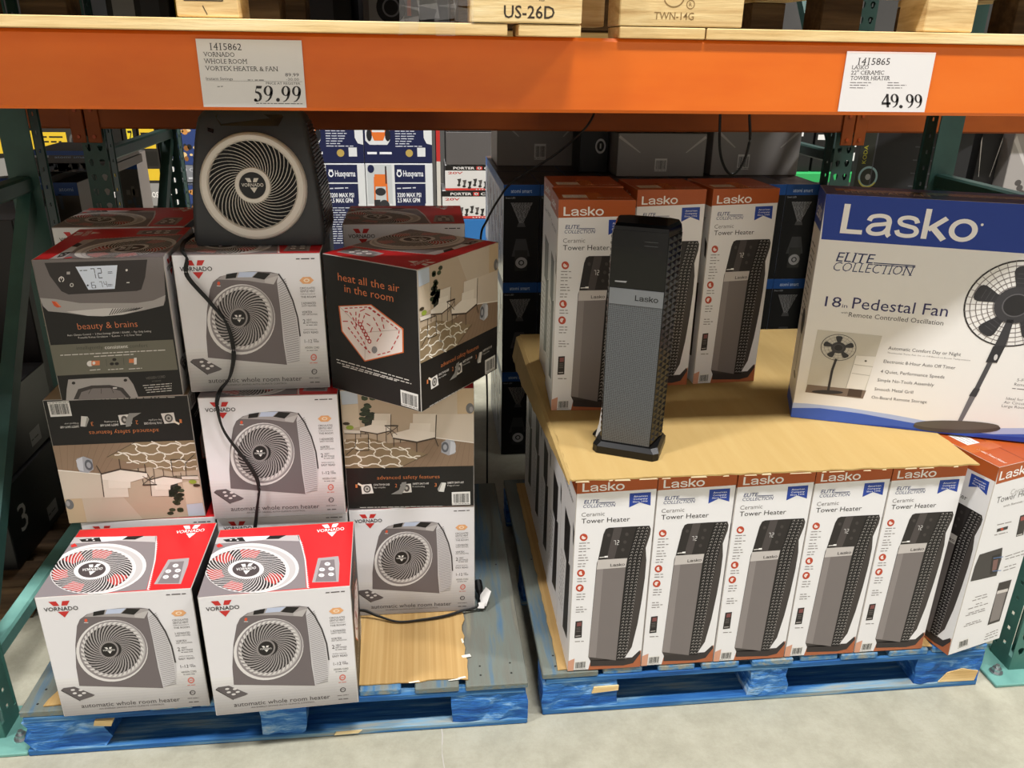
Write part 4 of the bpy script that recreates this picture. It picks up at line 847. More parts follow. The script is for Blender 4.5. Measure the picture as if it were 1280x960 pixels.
def pf_front(parts):
    A = artface(parts, 'front', FD_); k = .564; A.map([(170, 68), (875, 85), (875, 938), (60, 855)], [(0, A.h), (k, A.h), (k, 0), (0, 0)]); A.on('carton')
    A.poly([(170, 68), (1100, 92), (1100, 240), (158, 198)], '#1a3a94', 1)
    A.poly([(60, 792), (120, 794), (250, 806), (400, 830), (560, 862), (700, 880), (875, 872), (1100, 850), (1100, 985), (60, 860)], '#a9b8dc', 1); A.poly([(60, 815), (160, 812), (300, 830), (450, 860), (600, 888), (760, 905), (1100, 890), (1100, 985), (60, 860)], '#3c5cb4', 2); A.poly([(250, 876), (420, 882), (600, 905), (875, 915), (1100, 910), (1100, 985), (250, 885)], '#24429c', 3)
    A.on('brand_logo', 2); A.text('Lasko', (208, 178), (586, 194), 84, '#f0eeec', bold=.008, res=4); A.ell(597, 142, 4, 4, '#f0eeec', n=10)
    A.on('lettering', 2); NV = '#27305e'; D = '#4a4446'
    A.text('ELITE', (200, 264), (305, 268), 30, NV, serif=True, shear=.2); A.line([(308, 266), (428, 271)], 3, NV); A.line([(308, 271), (428, 276)], 2, NV); A.text('COLLECTION', (190, 294), (420, 303), 30, NV, serif=True, shear=.2, bold=-.01)
    A.text('18', (170, 413), (218, 416), 36, '#33305e'); A.text('in', (222, 416), (238, 417), 14, '#33305e'); A.text('Pedestal Fan', (252, 418), (540, 437), 40, '#33305e')
    A.text('with', (220, 436), (240, 437), 7, D); A.text('Remote Controlled Oscillation', (243, 447), (532, 468), 17, D)
    for t, x, y, x1 in (('Automatic Comfort Day or Night', 372, 563, 602), ('Electronic 8-Hour Auto Off Timer', 361, 615, 592), ('4 Quiet, Performance Speeds', 354, 655, 562), ('Simple No-Tools Assembly', 346, 690, 532), ('Smooth Metal Grill', 339, 728, 467), ('On-Board Remote Storage', 331, 763, 517)):
        A.text(t, (x, y), (x1, y+(x1-x)*.075), 13, D)
    A.text('Thermostat Turns Fan On or Off Based on Room Temperature', (370, 578), (635, 598), 6, '#7a7476', res=1)
    for t, x, y, x1 in (('5-Function', 797, 672, 872), ('Remote Control', 792, 690, 898), ('Ideal for Sleep,', 777, 750, 880), ('Air Circulation and', 772, 766, 905), ('Large Room Cooling', 768, 782, 915)): A.text(t, (x, y), (x1, y+(x1-x)*.075), 12, D, bold=-.008)
    A.greek((788, 702), (866, 708), 6, H('#7a7476'))
    A.on('room_picture', 2); A.poly([(150, 497), (350, 513), (303, 765), (110, 745)], '#c9c5bb'); A.poly([(118, 712), (312, 730), (303, 765), (110, 745)], '#7a6a5e', 3); A.poly([(272, 590), (336, 592), (306, 728), (245, 722)], '#e2dfd8', 4)
    for a, b in (((268, 625), (328, 632)), ((262, 660), (320, 668)), ((272, 590), (245, 722))): A.line([a, b], 2, '#a8a49c', 5)
    A.ell(304, 610, 4, 4, '#6a665e', 6, 8); A.poly([(255, 724), (300, 728), (296, 760), (250, 755)], '#4a3c34', 4)
    fan_picture(A, 'room_picture', 216, 562, 56, .9, 6, rings=5, spokes=20); A.line([(210, 605), (198, 650), (186, 738)], 8, '#333033', 7); A.ell(184, 741, 52, 8, '#333033', 8, 20)
    fan_picture(A, 'fan_picture', 738, 391, 154, .965, 3)
    A.poly([(722, 440), (742, 440), (735, 540), (700, 538)], '#39383b', 6); A.poly([(697, 538), (735, 534), (720, 602), (684, 600)], '#2f2e31', 7); A.ell(712, 580, 6, 12, '#c9c6c6', 8, 10)
    A.poly([(690, 600), (706, 602), (680, 715), (664, 712)], '#4a494c', 6); A.poly([(664, 705), (684, 708), (676, 742), (652, 738)], '#39383b', 7); A.poly([(655, 738), (675, 740), (645, 856), (630, 854)], '#6a686c', 6); A.ell(632, 877, 150, 28, '#4a4440', 7, 32); A.ell(630, 868, 146, 20, '#5d5750', 8, 32)
    A.on('remote_picture', 2); A.poly([(834, 570), (870, 572), (858, 650), (816, 648)], '#29282b'); A.poly([(842, 580), (862, 582), (858, 600), (838, 598)], '#a8a4a4', 3); A.ell(848, 615, 6, 6, '#a8a4a4', 3, 10)
def pf_left(parts):
    A = artface(parts, 'left', FD_); A.map([(0, 0), (100, 0), (100, 400), (0, 400)]); A.on('carton'); A.rect(0, 0, 100, 62, '#1f3f9e', 1); A.rect(0, 375, 100, 25, '#3c5cb4', 1)
    A.on('lettering#left', 2); A.text('Lasko', (14, 48), (86, 48), 26, '#f0eeec')
    for i in range(12): A.greek((20, 95+12*i), (70, 95+12*i), 5, H('#5a5456'), seed=i)
    A.on('fan_picture#left', 2); A.ell(60, 230, 20, 24, '#3a383b'); A.line([(60, 255), (60, 330)], 4, '#3a383b'); A.ell(60, 332, 18, 5, '#3a383b')
parts = {}; c = MB(); parts['carton'] = c; wt = H('#e6e4e1', .38)
c.box((-FD_[0]/2, -FD_[1]/2, 0), (FD_[0]/2, FD_[1]/2, FD_[2]), H('#b9b4b4', .5), .0016, [H('#b9a080'), H('#1c2b66', .3), wt, wt, wt, wt])
pf_front(parts); pf_left(parts)
A = artface(parts, 'top', FD_); A.on('packing_tape', 2); A.put([(.03, .06), (.57, .06), (.57, .10), (.03, .10)], [(0, 1, 2, 3)], H('#5a5048', .15, 0, .7)); A.on('lettering#top', 3); A.map([(0, 0), (100, 0), (100, 20), (0, 20)]); A.text('PEDESTAL FAN', (8, 16), (40, 16), 5, '#c9b8a8')
a = R(-20.1); t = thing('pedestal_fan_carton', 'wide blue and white pedestal fan carton standing on the cardboard sheet at right', 'carton', (.968+math.cos(a)*FD_[0]/2-math.sin(a)*FD_[1]/2, 1.895+math.sin(a)*FD_[0]/2+math.cos(a)*FD_[1]/2, ZU), -20.1); assemble(t, parts)

# ---------------------------------------------------------------- grey fan heater on display
HW = thing('fan_heater', 'grey fan heater on display on top of the middle white carton', 'heater', (-.384, 1.98, L2+VD_[2]+.0032), 0)
GRY, GR2, SIL = H('#37393b', .42), H('#2b2c2e', .3), H('#d9d3ca', .35, .1)
LV = [(0, .149, 0, .215), (.012, .152, -.002, .222), (.06, .150, .001, .222), (.12, .145, .005, .214), (.18, .138, .011, .198), (.23, .130, .018, .176), (.265, .124, .026, .152), (.287, .119, .034, .132), (.299, .110, .044, .118), (.305, .098, .056, .104)]
def hring(z, hw, yf, yb, c=.012):
    pts = []
    for (cx, cy, a0) in ((hw-c, yf+c, -90), (hw-c, yb-c, 0), (-hw+c, yb-c, 90), (-hw+c, yf+c, 180)):
        for k in range(5): a = R(a0+22.5*k); pts.append(Vector((cx+c*math.cos(a), cy+c*math.sin(a), z)))
    return pts
b = MB(); rings = [hring(*l) for l in LV]; b.loft(rings, GRY, True, True); body = b.build('housing', HW, weld=True)
body.data.set_sharp_from_angle(angle=R(40))
def lv(z):
    for (a, b_) in zip(LV, LV[1:]):
        if a[0] <= z <= b_[0]:
            t = (z-a[0])/(b_[0]-a[0]); return [a[i]+(b_[i]-a[i])*t for i in range(4)]
    return LV[-1]
TI = math.atan2(lv(.24)[2]-lv(.03)[2], .21); zc = .137; yc = lv(zc)[2]
MG = Matrix.Translation((-.002, yc-.0015, zc))@Matrix.Rotation(math.pi/2-TI, 4, 'X')@Matrix.Scale(.88, 4)      # local Z points out of the front
b = MB(); prof = [(.1125, .001, .004), (.113, .011, .004), (.117, .016, .004), (.130, .0165, .001), (.1355, .012, 0), (.1385, .003, 0), (.1385, -.012, 0)]; n = 64
b.loft([[MG@Vector((r_*math.cos(2*math.pi*k/n), r_*math.sin(2*math.pi*k/n)+sh, h_)) for k in range(n)] for r_, h_, sh in prof], SIL, False, True); b.build('grille_ring', HW)
MO = MG; MG = MG@Matrix.Translation((0, .004, 0))
b = MB(); b.lathe([(.0005, .0015), (.113, .0015)], H('#0c0c0d', .5), MG, 48); b.build('dark_interior', HW)
b = MB(); NB = 42
for i in range(NB):
    A0 = 2*math.pi*i/NB; top, bot = [], []; K = 8
    for j in range(K+1):
        t = j/K; r = .040+(.1145-.040)*t; a = A0+1.05*t**.85; hw = .0008/r; z = .0155-.005*(1-t)*0-.004*math.sin(math.pi*t)*0
        for L_, s_ in ((top, 1), (bot, -1)): L_.append((MG@Vector((r*math.cos(a-s_*hw), r*math.sin(a-s_*hw), .0145)), MG@Vector((r*math.cos(a-s_*hw+.018*s_*0), r*math.sin(a-s_*hw), .0065))))
    for j in range(K):
        b.add([top[j][0], top[j+1][0], bot[j+1][0], bot[j][0]], [(3, 2, 1, 0)], SIL); b.add([top[j][0], top[j][1], top[j+1][1], top[j+1][0]], [(0, 1, 2, 3)], SIL); b.add([bot[j][0], bot[j][1], bot[j+1][1], bot[j+1][0]], [(3, 2, 1, 0)], SIL)
b.build('swirl_grille', HW)['label'] = 'curved silver grille blades'
b = MB(); b.lathe([(.0005, .0185), (.034, .0185), (.0352, .0205), (.0445, .0195), (.047, .013), (.046, .004)], SIL, MG, 40, [H('#161617', .3), SIL, SIL, SIL, SIL]); hub = b.build('grille_hub', HW)
pt = {}; A = Art(pt, MG@Matrix.Translation((-.034, -.034, .0188)), .068, .068, 'brand_logo'); A.vlogo((.006, .031), (.062, .031), -.009, '#d8d4cc', '#d8d4cc'); assemble(hub, pt)
MG = MO
for s_ in (-1, 1):                                               # slotted side grilles
    b = MB()
    for i in range(30):
        z = .022+i*.0086; l = lv(z); l2 = lv(z+.005); y0, y1 = l[2]+.022, l[3]-.014; x = s_*(l[1]-.003)
        q = [Vector((x, y0, z)), Vector((x, y1, z)), Vector((s_*(l2[1]-.003), y1, z+.0052)), Vector((s_*(l2[1]-.003), y0, z+.0052))]
        b.prism(q, (s_*.006, 0, -.001), GR2)
    b.build('side_grille', HW)
b = MB(); n0, n1, n2 = lv(.262), lv(.287), lv(.299)
def fp(x, z, o=.0012): return Vector((x, lv(z)[2]-o, z+.0006))
pl = [fp(-.066, .270), fp(.062, .270), fp(.074, .290), fp(.060, .3035), fp(-.064, .3035), fp(-.078, .290)]
b.prism(pl, (0, .006, .003), H('#0d0d0e', .12, 0, .6)); b.build('control_panel', HW)
b = MB(); b.prism([fp(-.096, .258), fp(-.084, .254), fp(-.082, .262), fp(-.096, .266)], (0, .004, 0), H('#0f0f10', .2)); b.build('power_light', HW)
# power cord: over the carton edge, down the fronts, then out along the foot of the low carton to its plug
hx, hy, hz = HW.location
raw = [(-.46, 2.165, 1.186), (-.545, 2.12, 1.176), (-.562, 2.01, 1.1755), (-.550, 1.925, 1.1755), (-.540, 1.895, 1.173), (-.5320, 1.8885, 1.158), (-.537, 1.890, 1.119), (-.495, 1.891, 1.056), (-.463, 1.891, 1.002), (-.455, 1.891, .932), (-.470, 1.889, .87), (-.492, 1.880, .842), (-.497, 1.859, .829), (-.500, 1.855, .800), (-.491, 1.858, .735), (-.442, 1.858, .641), (-.426, 1.858, .583), (-.440, 1.858, .500), (-.452, 1.853, .40), (-.42, 1.851, .25), (-.34, 1.85, .165), (-.262, 1.852, .17), (-.198, 1.872, .176), (-.150, 1.866, .158), (-.095, 1.846, .1505), (-.03, 1.848, .1505), (.032, 1.858, .1505), (.085, 1.875, .153), (.126, 1.884, .158), (.136, 1.915, .170)]
loc = [Vector(p)-Vector((hx, hy, hz)) for p in raw]
b = MB(); P = cubic(loc, 8); off = [Vector((.0024*math.cos(i*.13), 0, .0016*math.sin(i*.13))) for i in range(len(P))]
b.tube([p+o for p, o in zip(P, off)], .0029, M_CABLE, 8); b.tube([p-o for p, o in zip(P, off)], .0029, M_CABLE, 8); cordo = b.build('power_cord', HW)
b = MB(); e = P[-1]; d = (Vector((.133, 1.985, .185))-Vector(raw[-1])).normalized(); b.tube([e, e+d*.012, e+d*.016, e+d*.03, e+d*.052], [.004, .0052, .0095, .012, .0115], H('#161616', .4), 10)
for s_ in (-1, 1): b.box((e.x+d.x*.052+s_*.006-.0009, e.y+d.y*.052, e.z+d.z*.052-.003), (e.x+d.x*.052+s_*.006+.0009, e.y+d.y*.052+.016, e.z+d.z*.052+.003), M_STEEL)
b.build('plug', cordo)
b = MB(); q = Vector((.146, 1.896, .166))-Vector((hx, hy, hz)); b.prism([q+Vector(v) for v in ((-.016, -.004, -.014), (.004, -.012, -.010), (.020, .012, .022), (.006, .022, .030), (-.010, .012, .012))], (.001, -.001, .0012), H('#d8d6d2', .5)); b.prism([q+Vector(v) for v in ((-.020, -.016, -.012), (-.002, -.018, -.012), (.002, -.008, .002), (-.016, -.006, .0))], (.001, -.001, .001), H('#d8d6d2', .5)); b.build('warning_tag', cordo)['label'] = 'white paper tag on the cord'

# ---------------------------------------------------------------- black tower heater on display
a = R(-25); TH = thing('tower_heater', 'black and grey tower heater standing unboxed on the cardboard sheet', 'heater', (.401+math.cos(a)*.073-math.sin(a)*.062, 1.734+math.sin(a)*.073+math.cos(a)*.062, ZU), -25)
BLK, GLOSS = H('#121212', .35), H('#050505', .08, 0, .3)
FACET = H('#0a0a0b', .18, 0, .4)
def oct_(w, yf, yb, z, c): return [Vector(p+(z,)) for p in ((-w+c, yf), (w-c, yf), (w, yf+c), (w, yb-c), (w-c, yb), (-w+c, yb), (-w, yb-c), (-w, yf+c))]
b = MB(); b.loft([oct_(.080, -.064, .064, 0, .012), oct_(.080, -.064, .064, .018, .012), oct_(.074, -.056, .058, .028, .014)], BLK); b.build('base', TH)
def sec(z):                                                      # plan of the column: flat front, wide chamfers, narrower back
    g = 1+.10*math.sin(math.pi*min(1, z/.55)*.9)*.35+.05*(z/.55)
    return [(-.060*g, -.050), (.056*g, -.050), (.072*g, .030), (.068*g, .044), (.048*g, .056), (-.048*g, .056), (-.070*g, .044), (-.072*g, .030)]
zs = [.026, .05, .12, .22, .32, .42, .50, .535, .548, .555]
sc = [1, 1, 1, 1, 1, 1, 1, .99, .96, .90]
b = MB(); b.loft([[Vector((x*k, y*k, z)) for x, y in sec(z)] for z, k in zip(zs, sc)], GLOSS); b.build('housing', TH)
def fpt(z, u, o=.0012):                                          # u 0..1 across the front
    s_ = sec(z); return Vector((s_[0][0]+(s_[1][0]-s_[0][0])*u, -.050-o, z))
def panel(name, z0, z1, m, o=.0015, u0=.01, u1=.99):
    b = MB(); zz = [z0+(z1-z0)*i/6 for i in range(7)]
    b.loft([[fpt(z, u0, o), fpt(z, u1, o), fpt(z, u1, -.002), fpt(z, u0, -.002)] for z in zz], m); return b.build(name, TH)
panel('mesh_grille', .030, .372, M_MESH)['label'] = 'grey perforated front grille'
bandp = panel('silver_band', .373, .410, H('#7a7d81', .38, .5), .0025); dispp = panel('display_panel', .412, .540, GLOSS, .0022)
pt = {}; A = Art(pt, tmat(fpt(.385, .5, .0026), (1, 0, 0), (0, 0, 1)), .2, .2, 'brand_logo'); A.text('Lasko', (-.002, .0), (.050, .0), -.0125, '#151515', 1, bold=.008)
assemble(bandp, pt)
b = MB()
for i, (u, z) in enumerate(((.70, .518), (.70, .509))): b.add([fpt(z, u-.12, .003), fpt(z, u+.12, .003), fpt(z+.0012, u+.12, .003), fpt(z+.0012, u-.12, .003)], [(0, 1, 2, 3)], H('#3a3a3a', .3))
b.add([fpt(.424, .10, .003), fpt(.424, .30, .003), fpt(.428, .32, .003), fpt(.427, .10, .003)], [(0, 1, 2, 3)], H('#8a8a8a', .3)); b.build('touch_marks', dispp)
for side in (0, 1):                                              # faceted diamond texture on the chamfers
    b = MB(); NZ, NC = 34, 3
    for i in range(NZ):
        for j in range(NC):
            z0, z1 = .034+(.530-.034)*i/NZ, .034+(.530-.034)*(i+1)/NZ
            def q(z, t):
                s_ = sec(z); p0, p1 = (s_[1], s_[2]) if side == 0 else (s_[7], s_[0]); p0, p1 = (p0, p1)
                return Vector((p0[0]+(p1[0]-p0[0])*t, p0[1]+(p1[1]-p0[1])*t, z))
            t0, t1 = j/NC, (j+1)/NC; zm, tm = (z0+z1)/2, (t0+t1)/2
            sp = sec(zm); p0, p1 = (sp[1], sp[2]) if side == 0 else (sp[7], sp[0]); nrm = Vector((p1[1]-p0[1], -(p1[0]-p0[0]), 0)).normalized()
            # (front-left seam runs the other way, so flip its normal outwards)
            if nrm.dot(Vector((p0[0]+p1[0], p0[1]+p1[1], 0))) < 0: nrm = -nrm
            e = [q(z0, t0), q(z0, t1), q(z1, t1), q(z1, t0)]; ap = q(zm, tm)+nrm*.0042; e = [v+nrm*.0004 for v in e]
            for k in range(4): b.add([e[k], e[(k+1) % 4], ap], [(0, 1, 2)], FACET)
    b.build('diamond_side_panel', TH)
b = MB(); b.tube(cubic([(-.03, .052, .05), (-.06, .075, .03), (-.085, .06, .012), (-.095, .02, .006), (-.082, .07, .006), (-.05, .10, .006)], 8), .0032, M_CABLE, 8); cordo = b.build('power_cord', TH)
b = MB(); b.prism([(-.084, .02, .03), (-.072, .01, .02), (-.070, .015, .075), (-.080, .028, .085)], (.001, .002, 0), H('#d8d6d2', .5)); b.prism([(-.086, .0, .012), (-.07, -.004, .004), (-.066, .0, .034), (-.082, .008, .04)], (.001, .002, 0), H('#d8d6d2', .5)); b.build('warning_tag', cordo)['label'] = 'white paper tag on the cord'

# ---------------------------------------------------------------- goods overhead: raw wood pallets on the long beam
def pine_pallet(label, x0, x1, yf, z, blocks, seed, plank, yb=2.62, side_in=0.0):
    t = thing('wooden_pallet', label, 'pallet', (x0, yf, z)); rn = random.Random(seed); w = x1-x0; d = yb-yf
    for k, yy in enumerate((0, d/2-.05, d-.1)):
        segs = plank if k == 0 else [(0, w)]
        for a, e in segs:
            b = MB(); b.box((a, yy, 0), (e, yy+.1, .0165+.003*(k == 0)), M_PINE, .0015); b.build('bottom_board', t)
    for k, (a, e, dy) in enumerate(blocks):
        for yy in (dy, d/2-.05, d-.1):
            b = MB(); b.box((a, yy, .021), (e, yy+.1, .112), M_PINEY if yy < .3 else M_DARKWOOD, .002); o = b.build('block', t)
    for (a, e, _) in blocks:
        b = MB(); b.box((a, 0, .113), (e, d, .132), M_PINE, .0015); b.build('stringer_board', t)
    for i in range(7):
        yy = i*(d-.1)/6; b = MB(); b.box((0, yy, .133), (w, yy+.1, .15), M_PINE, .0015); b.build('deck_board', t)
    return t
p1 = pine_pallet('raw wood pallet on the orange beam at left with US-26D stamped on its block', -1.05, .292, 1.566, 1.6325, [(.0, .12, .02), (.645, .748, .012), (1.145, 1.342, -.002), (1.345, 1.415, .15)], 3, [(0, 1.21), (1.23, 1.342)])
p2 = pine_pallet('raw wood pallet on the orange beam at right with TWN-14G stamped on its block', .372, 1.60, 1.608, 1.6325, [(-.002, .232, .0), (.60, .70, .012), (1.10, 1.22, .02)], 5, [(0, .163), (.166, 1.22)])
pt = {}; A = Art(pt, tmat((1.145, -.0022, .021), (1, 0, 0), (0, 0, 1)), .197, .091, 'stamp'); A.text('US-26D', (.058, .008), (.148, .008), -.021, '#3a3026', bold=.01); A.ell(.10, .056, .016, .016, '#3a3026', 1, 18, .8, 190, 350); A.text('KD', (.12, .036), (.13, .036), -.006, '#4a3c2c'); assemble(p1, pt)
pt = {}; A = Art(pt, tmat((.645, .0118, .021), (1, 0, 0), (0, 0, 1)), .103, .091, 'stamp'); A.line([(.014, .026), (.014, .06)], .002, '#3a3026'); A.line([(.014, .026), (.078, .026)], .002, '#3a3026'); A.line([(.078, .026), (.078, .06)], .002, '#3a3026'); A.text('IHT', (.03, .032), (.058, .032), -.016, '#3a3026'); A.line([(.044, .018), (.05, .004)], .0015, '#3a3026'); assemble(p1, pt)
pt = {}; A = Art(pt, tmat((-.002, -.0002, .021), (1, 0, 0), (0, 0, 1)), .234, .091, 'stamp'); A.text('TWN-14G', (.065, .012), (.140, .012), -.013, '#8a6e44', bold=.004); A.ell(.132, .038, .008, .008, '#8a6e44', 1, 18, .82); A.text('R', (.1292, .0345), (.1345, .0345), -.007, '#8a6e44'); A.ell(.10, .05, .02, .018, '#8a6e44', 1, 18, .88, 200, 350); assemble(p2, pt)
# stretch film hanging off the left pallet's load
ft = thing('stretch_film', 'crumpled clear stretch film hanging in front of the left raw wood pallet', 'plastic film', (.0, 1.556, 1.634)); b = MB(); rn = random.Random(2)
for sx in range(4):
    pr = [Vector((-.03+.03*sx+rn.uniform(-.008, .008), -.004-rn.uniform(0, .006), .14-.024*i-(.0 if i < 6 else .0))) for i in range(7-(sx % 2))]
    for p0, p1_ in zip(pr, pr[1:]): 
        dx = Vector((.034, rn.uniform(-.006, .002), rn.uniform(-.01, .01))); b.add([p0, p0+dx, p1_+dx, p1_], [(0, 1, 2, 3)], M_FILM, True)
b.build('film_fold', ft)
pine_pallet('added raw wood pallet on the beam of the next bay at left, outside the picture', -2.40, -1.16, 1.58, 1.6325, [(.0, .12, .02), (.56, .68, .02), (1.10, 1.22, .02)], 9, [(0, 1.24)])  # unseen pallets added in the next bay for the shade they cast
pine_pallet('second added raw wood pallet in the next bay at left, far outside the picture', -3.70, -2.44, 1.58, 1.6325, [(.0, .12, .02), (.56, .68, .02), (1.10, 1.22, .02)], 10, [(0, 1.26)])
for lab, x_, w_, h_, col in (('added film-wrapped load in the next bay at left, outside the picture', -2.40, 1.22, 1.1, '#3c3733'), ('added film-wrapped load far left in the next bay, outside the picture', -3.68, 1.22, 1.2, '#38342f'), ('added film-wrapped grey load on the raw pallet above the 59.99 sign, above the picture', -1.0, 1.24, 1.1, '#3a3836'), ('added film-wrapped brown load on the raw pallet above the 49.99 sign, above the picture', .40, 1.18, 1.0, '#4a3e32')):
    t = thing('shade_load', lab, 'shade load', (x_, 1.66, 1.783)); b = MB()  # unseen loads added on the upper pallets to block light from above
    for i in range(2):
        for j in range(3): b.box((i*w_/2, .02, j*h_/3), ((i+1)*w_/2-.004, .92, (j+1)*h_/3-.004), H(col, .35), .006)
    b.build('load', t)
for lab, x_, w_, col in (('added tall wrapped load high in the next rear bay beyond the left upright, outside the picture', -2.40, 1.15, '#2e2b29'), ('added tall wrapped load high in the rear bay at left, above the picture', -1.0, 1.15, '#2e2b2a'), ('added tall wrapped load high in the rear bay at right, above the picture', .22, 1.2, '#332e29')):
    t = thing('shade_load', lab, 'shade load', (x_, 3.53, 1.490)); b = MB()  # unseen rear loads added, stacked high enough to block the far lamps
    for j in range(4): b.box((0, 0, j*.56), (w_, .38, (j+1)*.56-.005), H(col, .35), .006)
    b.build('load', t)
t = thing('shelf_deck', 'added board deck on the rear beams of the next bay at left, outside the picture', 'shelf', (-1.17, 3.0, 1.471)); b = MB()  # unseen deck added to carry the next bay's shading load
for i in range(4): b.box((-.325*(i+1), .0, 0), (-.325*i-.007, .95, .018), M_DARKWOOD, .002)
b.build('deck', t)
t = thing('shelf_deck', 'board deck on the rear bay beams carrying dark cartons', 'shelf', (.2, 3.0, 1.471)); b = MB()
for i in range(8): b.box((-1.255+.325*i, .0, 0), (-1.255+.325*i+.318, .95, .018), M_DARKWOOD, .002)
b.build('deck', t)
for y_ in (3.9,):
    pass
beam('orange beam at the far side of the rear bay', -1.07, 1.555, 3.90, 1.340, 1.47)
# generic dark stock further back on the upper shelf, glimpsed between the pallet blocks
up_ = [(-1.02, .20, '#26221f', 'dark carton on the upper rear shelf at the far left'), (-.80, .16, '#c9a22a', 'yellow and black tool carton glimpsed under the left raw pallet'), (-.62, .40, '#171513', 'black carton glimpsed beside the 59.99 sign above the beam'), (-.18, .34, '#5d5754', 'grey power tool carton glimpsed left of the US-26D block'), (.42, .30, '#2c2419', 'brown carton deep under the raw pallets, right of center'), (.95, .30, '#4a3a26', 'tan carton deep under the right raw pallet')]
for x_, w_, col, lab in up_:
    t = thing('carton', lab, 'carton', (x_, 3.10, 1.4895), 0); b = MB(); b.box((0, 0, 0), (w_, .4, .46), H(col), .003); b.build('carton_body', t)
    pt = {}; A = Art(pt, tmat((0, 0, 0), (1, 0, 0), (0, 0, 1)), w_, .46, 'printed_panel'); A.rect(.02, .20, w_*.35, .09, H('#8c8884' if col != '#c9a22a' else '#1a1714'), 1); A.rect(w_*.55, .18, w_*.3, .12, H('#b8901f' if col == '#c9a22a' else '#3c3a3c'), 1)
    if lab.startswith('grey'): A.ell(w_*.28, .245, .05, .05, '#17171a', 2); A.ell(w_*.28, .245, .03, .03, '#77757a', 3, rin=.8); A.rect(w_*.44, .22, .014, .1, H('#d0602a'), 2)
    if col == '#c9a22a': 
        for k in range(5): A.line([(w_*.4+.012*k, .2), (w_*.52+.012*k, .29)], .004, '#1a1714', 2)
    assemble(t, pt)

# ---------------------------------------------------------------- cables under the shelf
t = thing('hanging_cable', 'thin black cable sagging from under the orange beam across the bulb cartons', 'cable'); b = MB()
b.tube(cubic([(.52, 2.44, 1.50), (.50, 2.40, 1.455), (.462, 2.36, 1.405), (.378, 2.35, 1.335), (.262, 2.35, 1.263), (.219, 2.35, 1.21), (.186, 2.35, 1.15), (.170, 2.36, 1.10), (.175, 2.40, .95), (.20, 2.5, .6), (.21, 2.6, .3), (.215, 2.66, .02)], 8), .0032, M_CABLE, 8); b.build('cable_run', t)
t = thing('cable_loop', 'black cable loop hanging below the beam in front of a grey carton', 'cable'); b = MB()
b.tube(cubic([(.885, 2.465, 1.52), (.886, 2.455, 1.44), (.895, 2.45, 1.34), (.918, 2.45, 1.285), (.945, 2.45, 1.268), (.972, 2.45, 1.30), (.984, 2.45, 1.37), (.976, 2.455, 1.44), (.974, 2.465, 1.52)], 8), .0042, M_CABLE, 8); b.build('cable_run', t)

# ---------------------------------------------------------------- bulb cartons stacked in the rear bay
AD = (.1372, .174, .377)
def bulb_proto():
    w, d, h = AD; parts = {}; c = MB(); parts['carton'] = c; bk = H('#0a090a', .5, 0, .2); sd = H('#a9b2be', .25)
    c.box((-w/2, -d/2, 0), (w/2, d/2, h), H('#2a2a2e', .4), .001, [bk, H('#4c3a32', .35), bk, bk, sd, sd])
    A = artface(parts, 'front', AD); A.map([(0, 0), (100, 0), (100, 275), (0, 275)]); A.on('carton'); A.rect(0, 0, 100, 30, H('#15437f', .5, 0, .2), 1)
    A.on('brand_logo', 2); A.text('atomi smart', (20, 22), (78, 22), 11, '#b9cbe0'); A.on('lettering', 2); A.text('Smart LED', (5, 38), (32, 38), 5, '#9a9a9c')
    A.on('light_picture', 2)
    for i in range(22): 
        y = 50+2.6*i; k = 1-i/26; A.greek((50-30*k, y), (50+30*k, y), 2.2, H('#8f8d8c'), seed=i)
    A.poly([(42, 104), (58, 104), (62, 116), (38, 116)], '#3a3838'); A.poly([(36, 150), (64, 150), (76, 200), (24, 200)], '#2c2b2c'); A.rect(33, 182, 36, 60, H('#0b0b0c', .3), 3); A.ell(52, 218, 17, 16, '#8f8d8c', 4, 20, .5); A.ell(52, 218, 5, 5, '#8f8d8c', 4, 12)
    A = artface(parts, 'left', AD); A.map([(0, 0), (100, 0), (100, 217), (0, 217)]); A.on('side_print', 1); rn = random.Random(6)
    A.rect(0, 0, 100, 22, '#2f62a8')
    for i in range(16): x = rn.uniform(0, 92); A.rect(x, rn.uniform(22, 150), rn.uniform(3, 14), rn.uniform(20, 80), H(rn.choice(['#c9d0d8', '#6f7f96', '#3f5a86', '#9a8f8c', '#dfe3e8', '#55494a']), .25), 1+i % 3)
    r = thing('bulb_carton', 'x', 'carton'); assemble(r, parts); return r
BP = bulb_proto(); bused = [False]
def bcarton(x, y, z, label, group):
    o = BP if not bused[0] else copy_tree(BP); bused[0] = True
    o.location = (x, y, z); tag(o, label, 'carton', group)
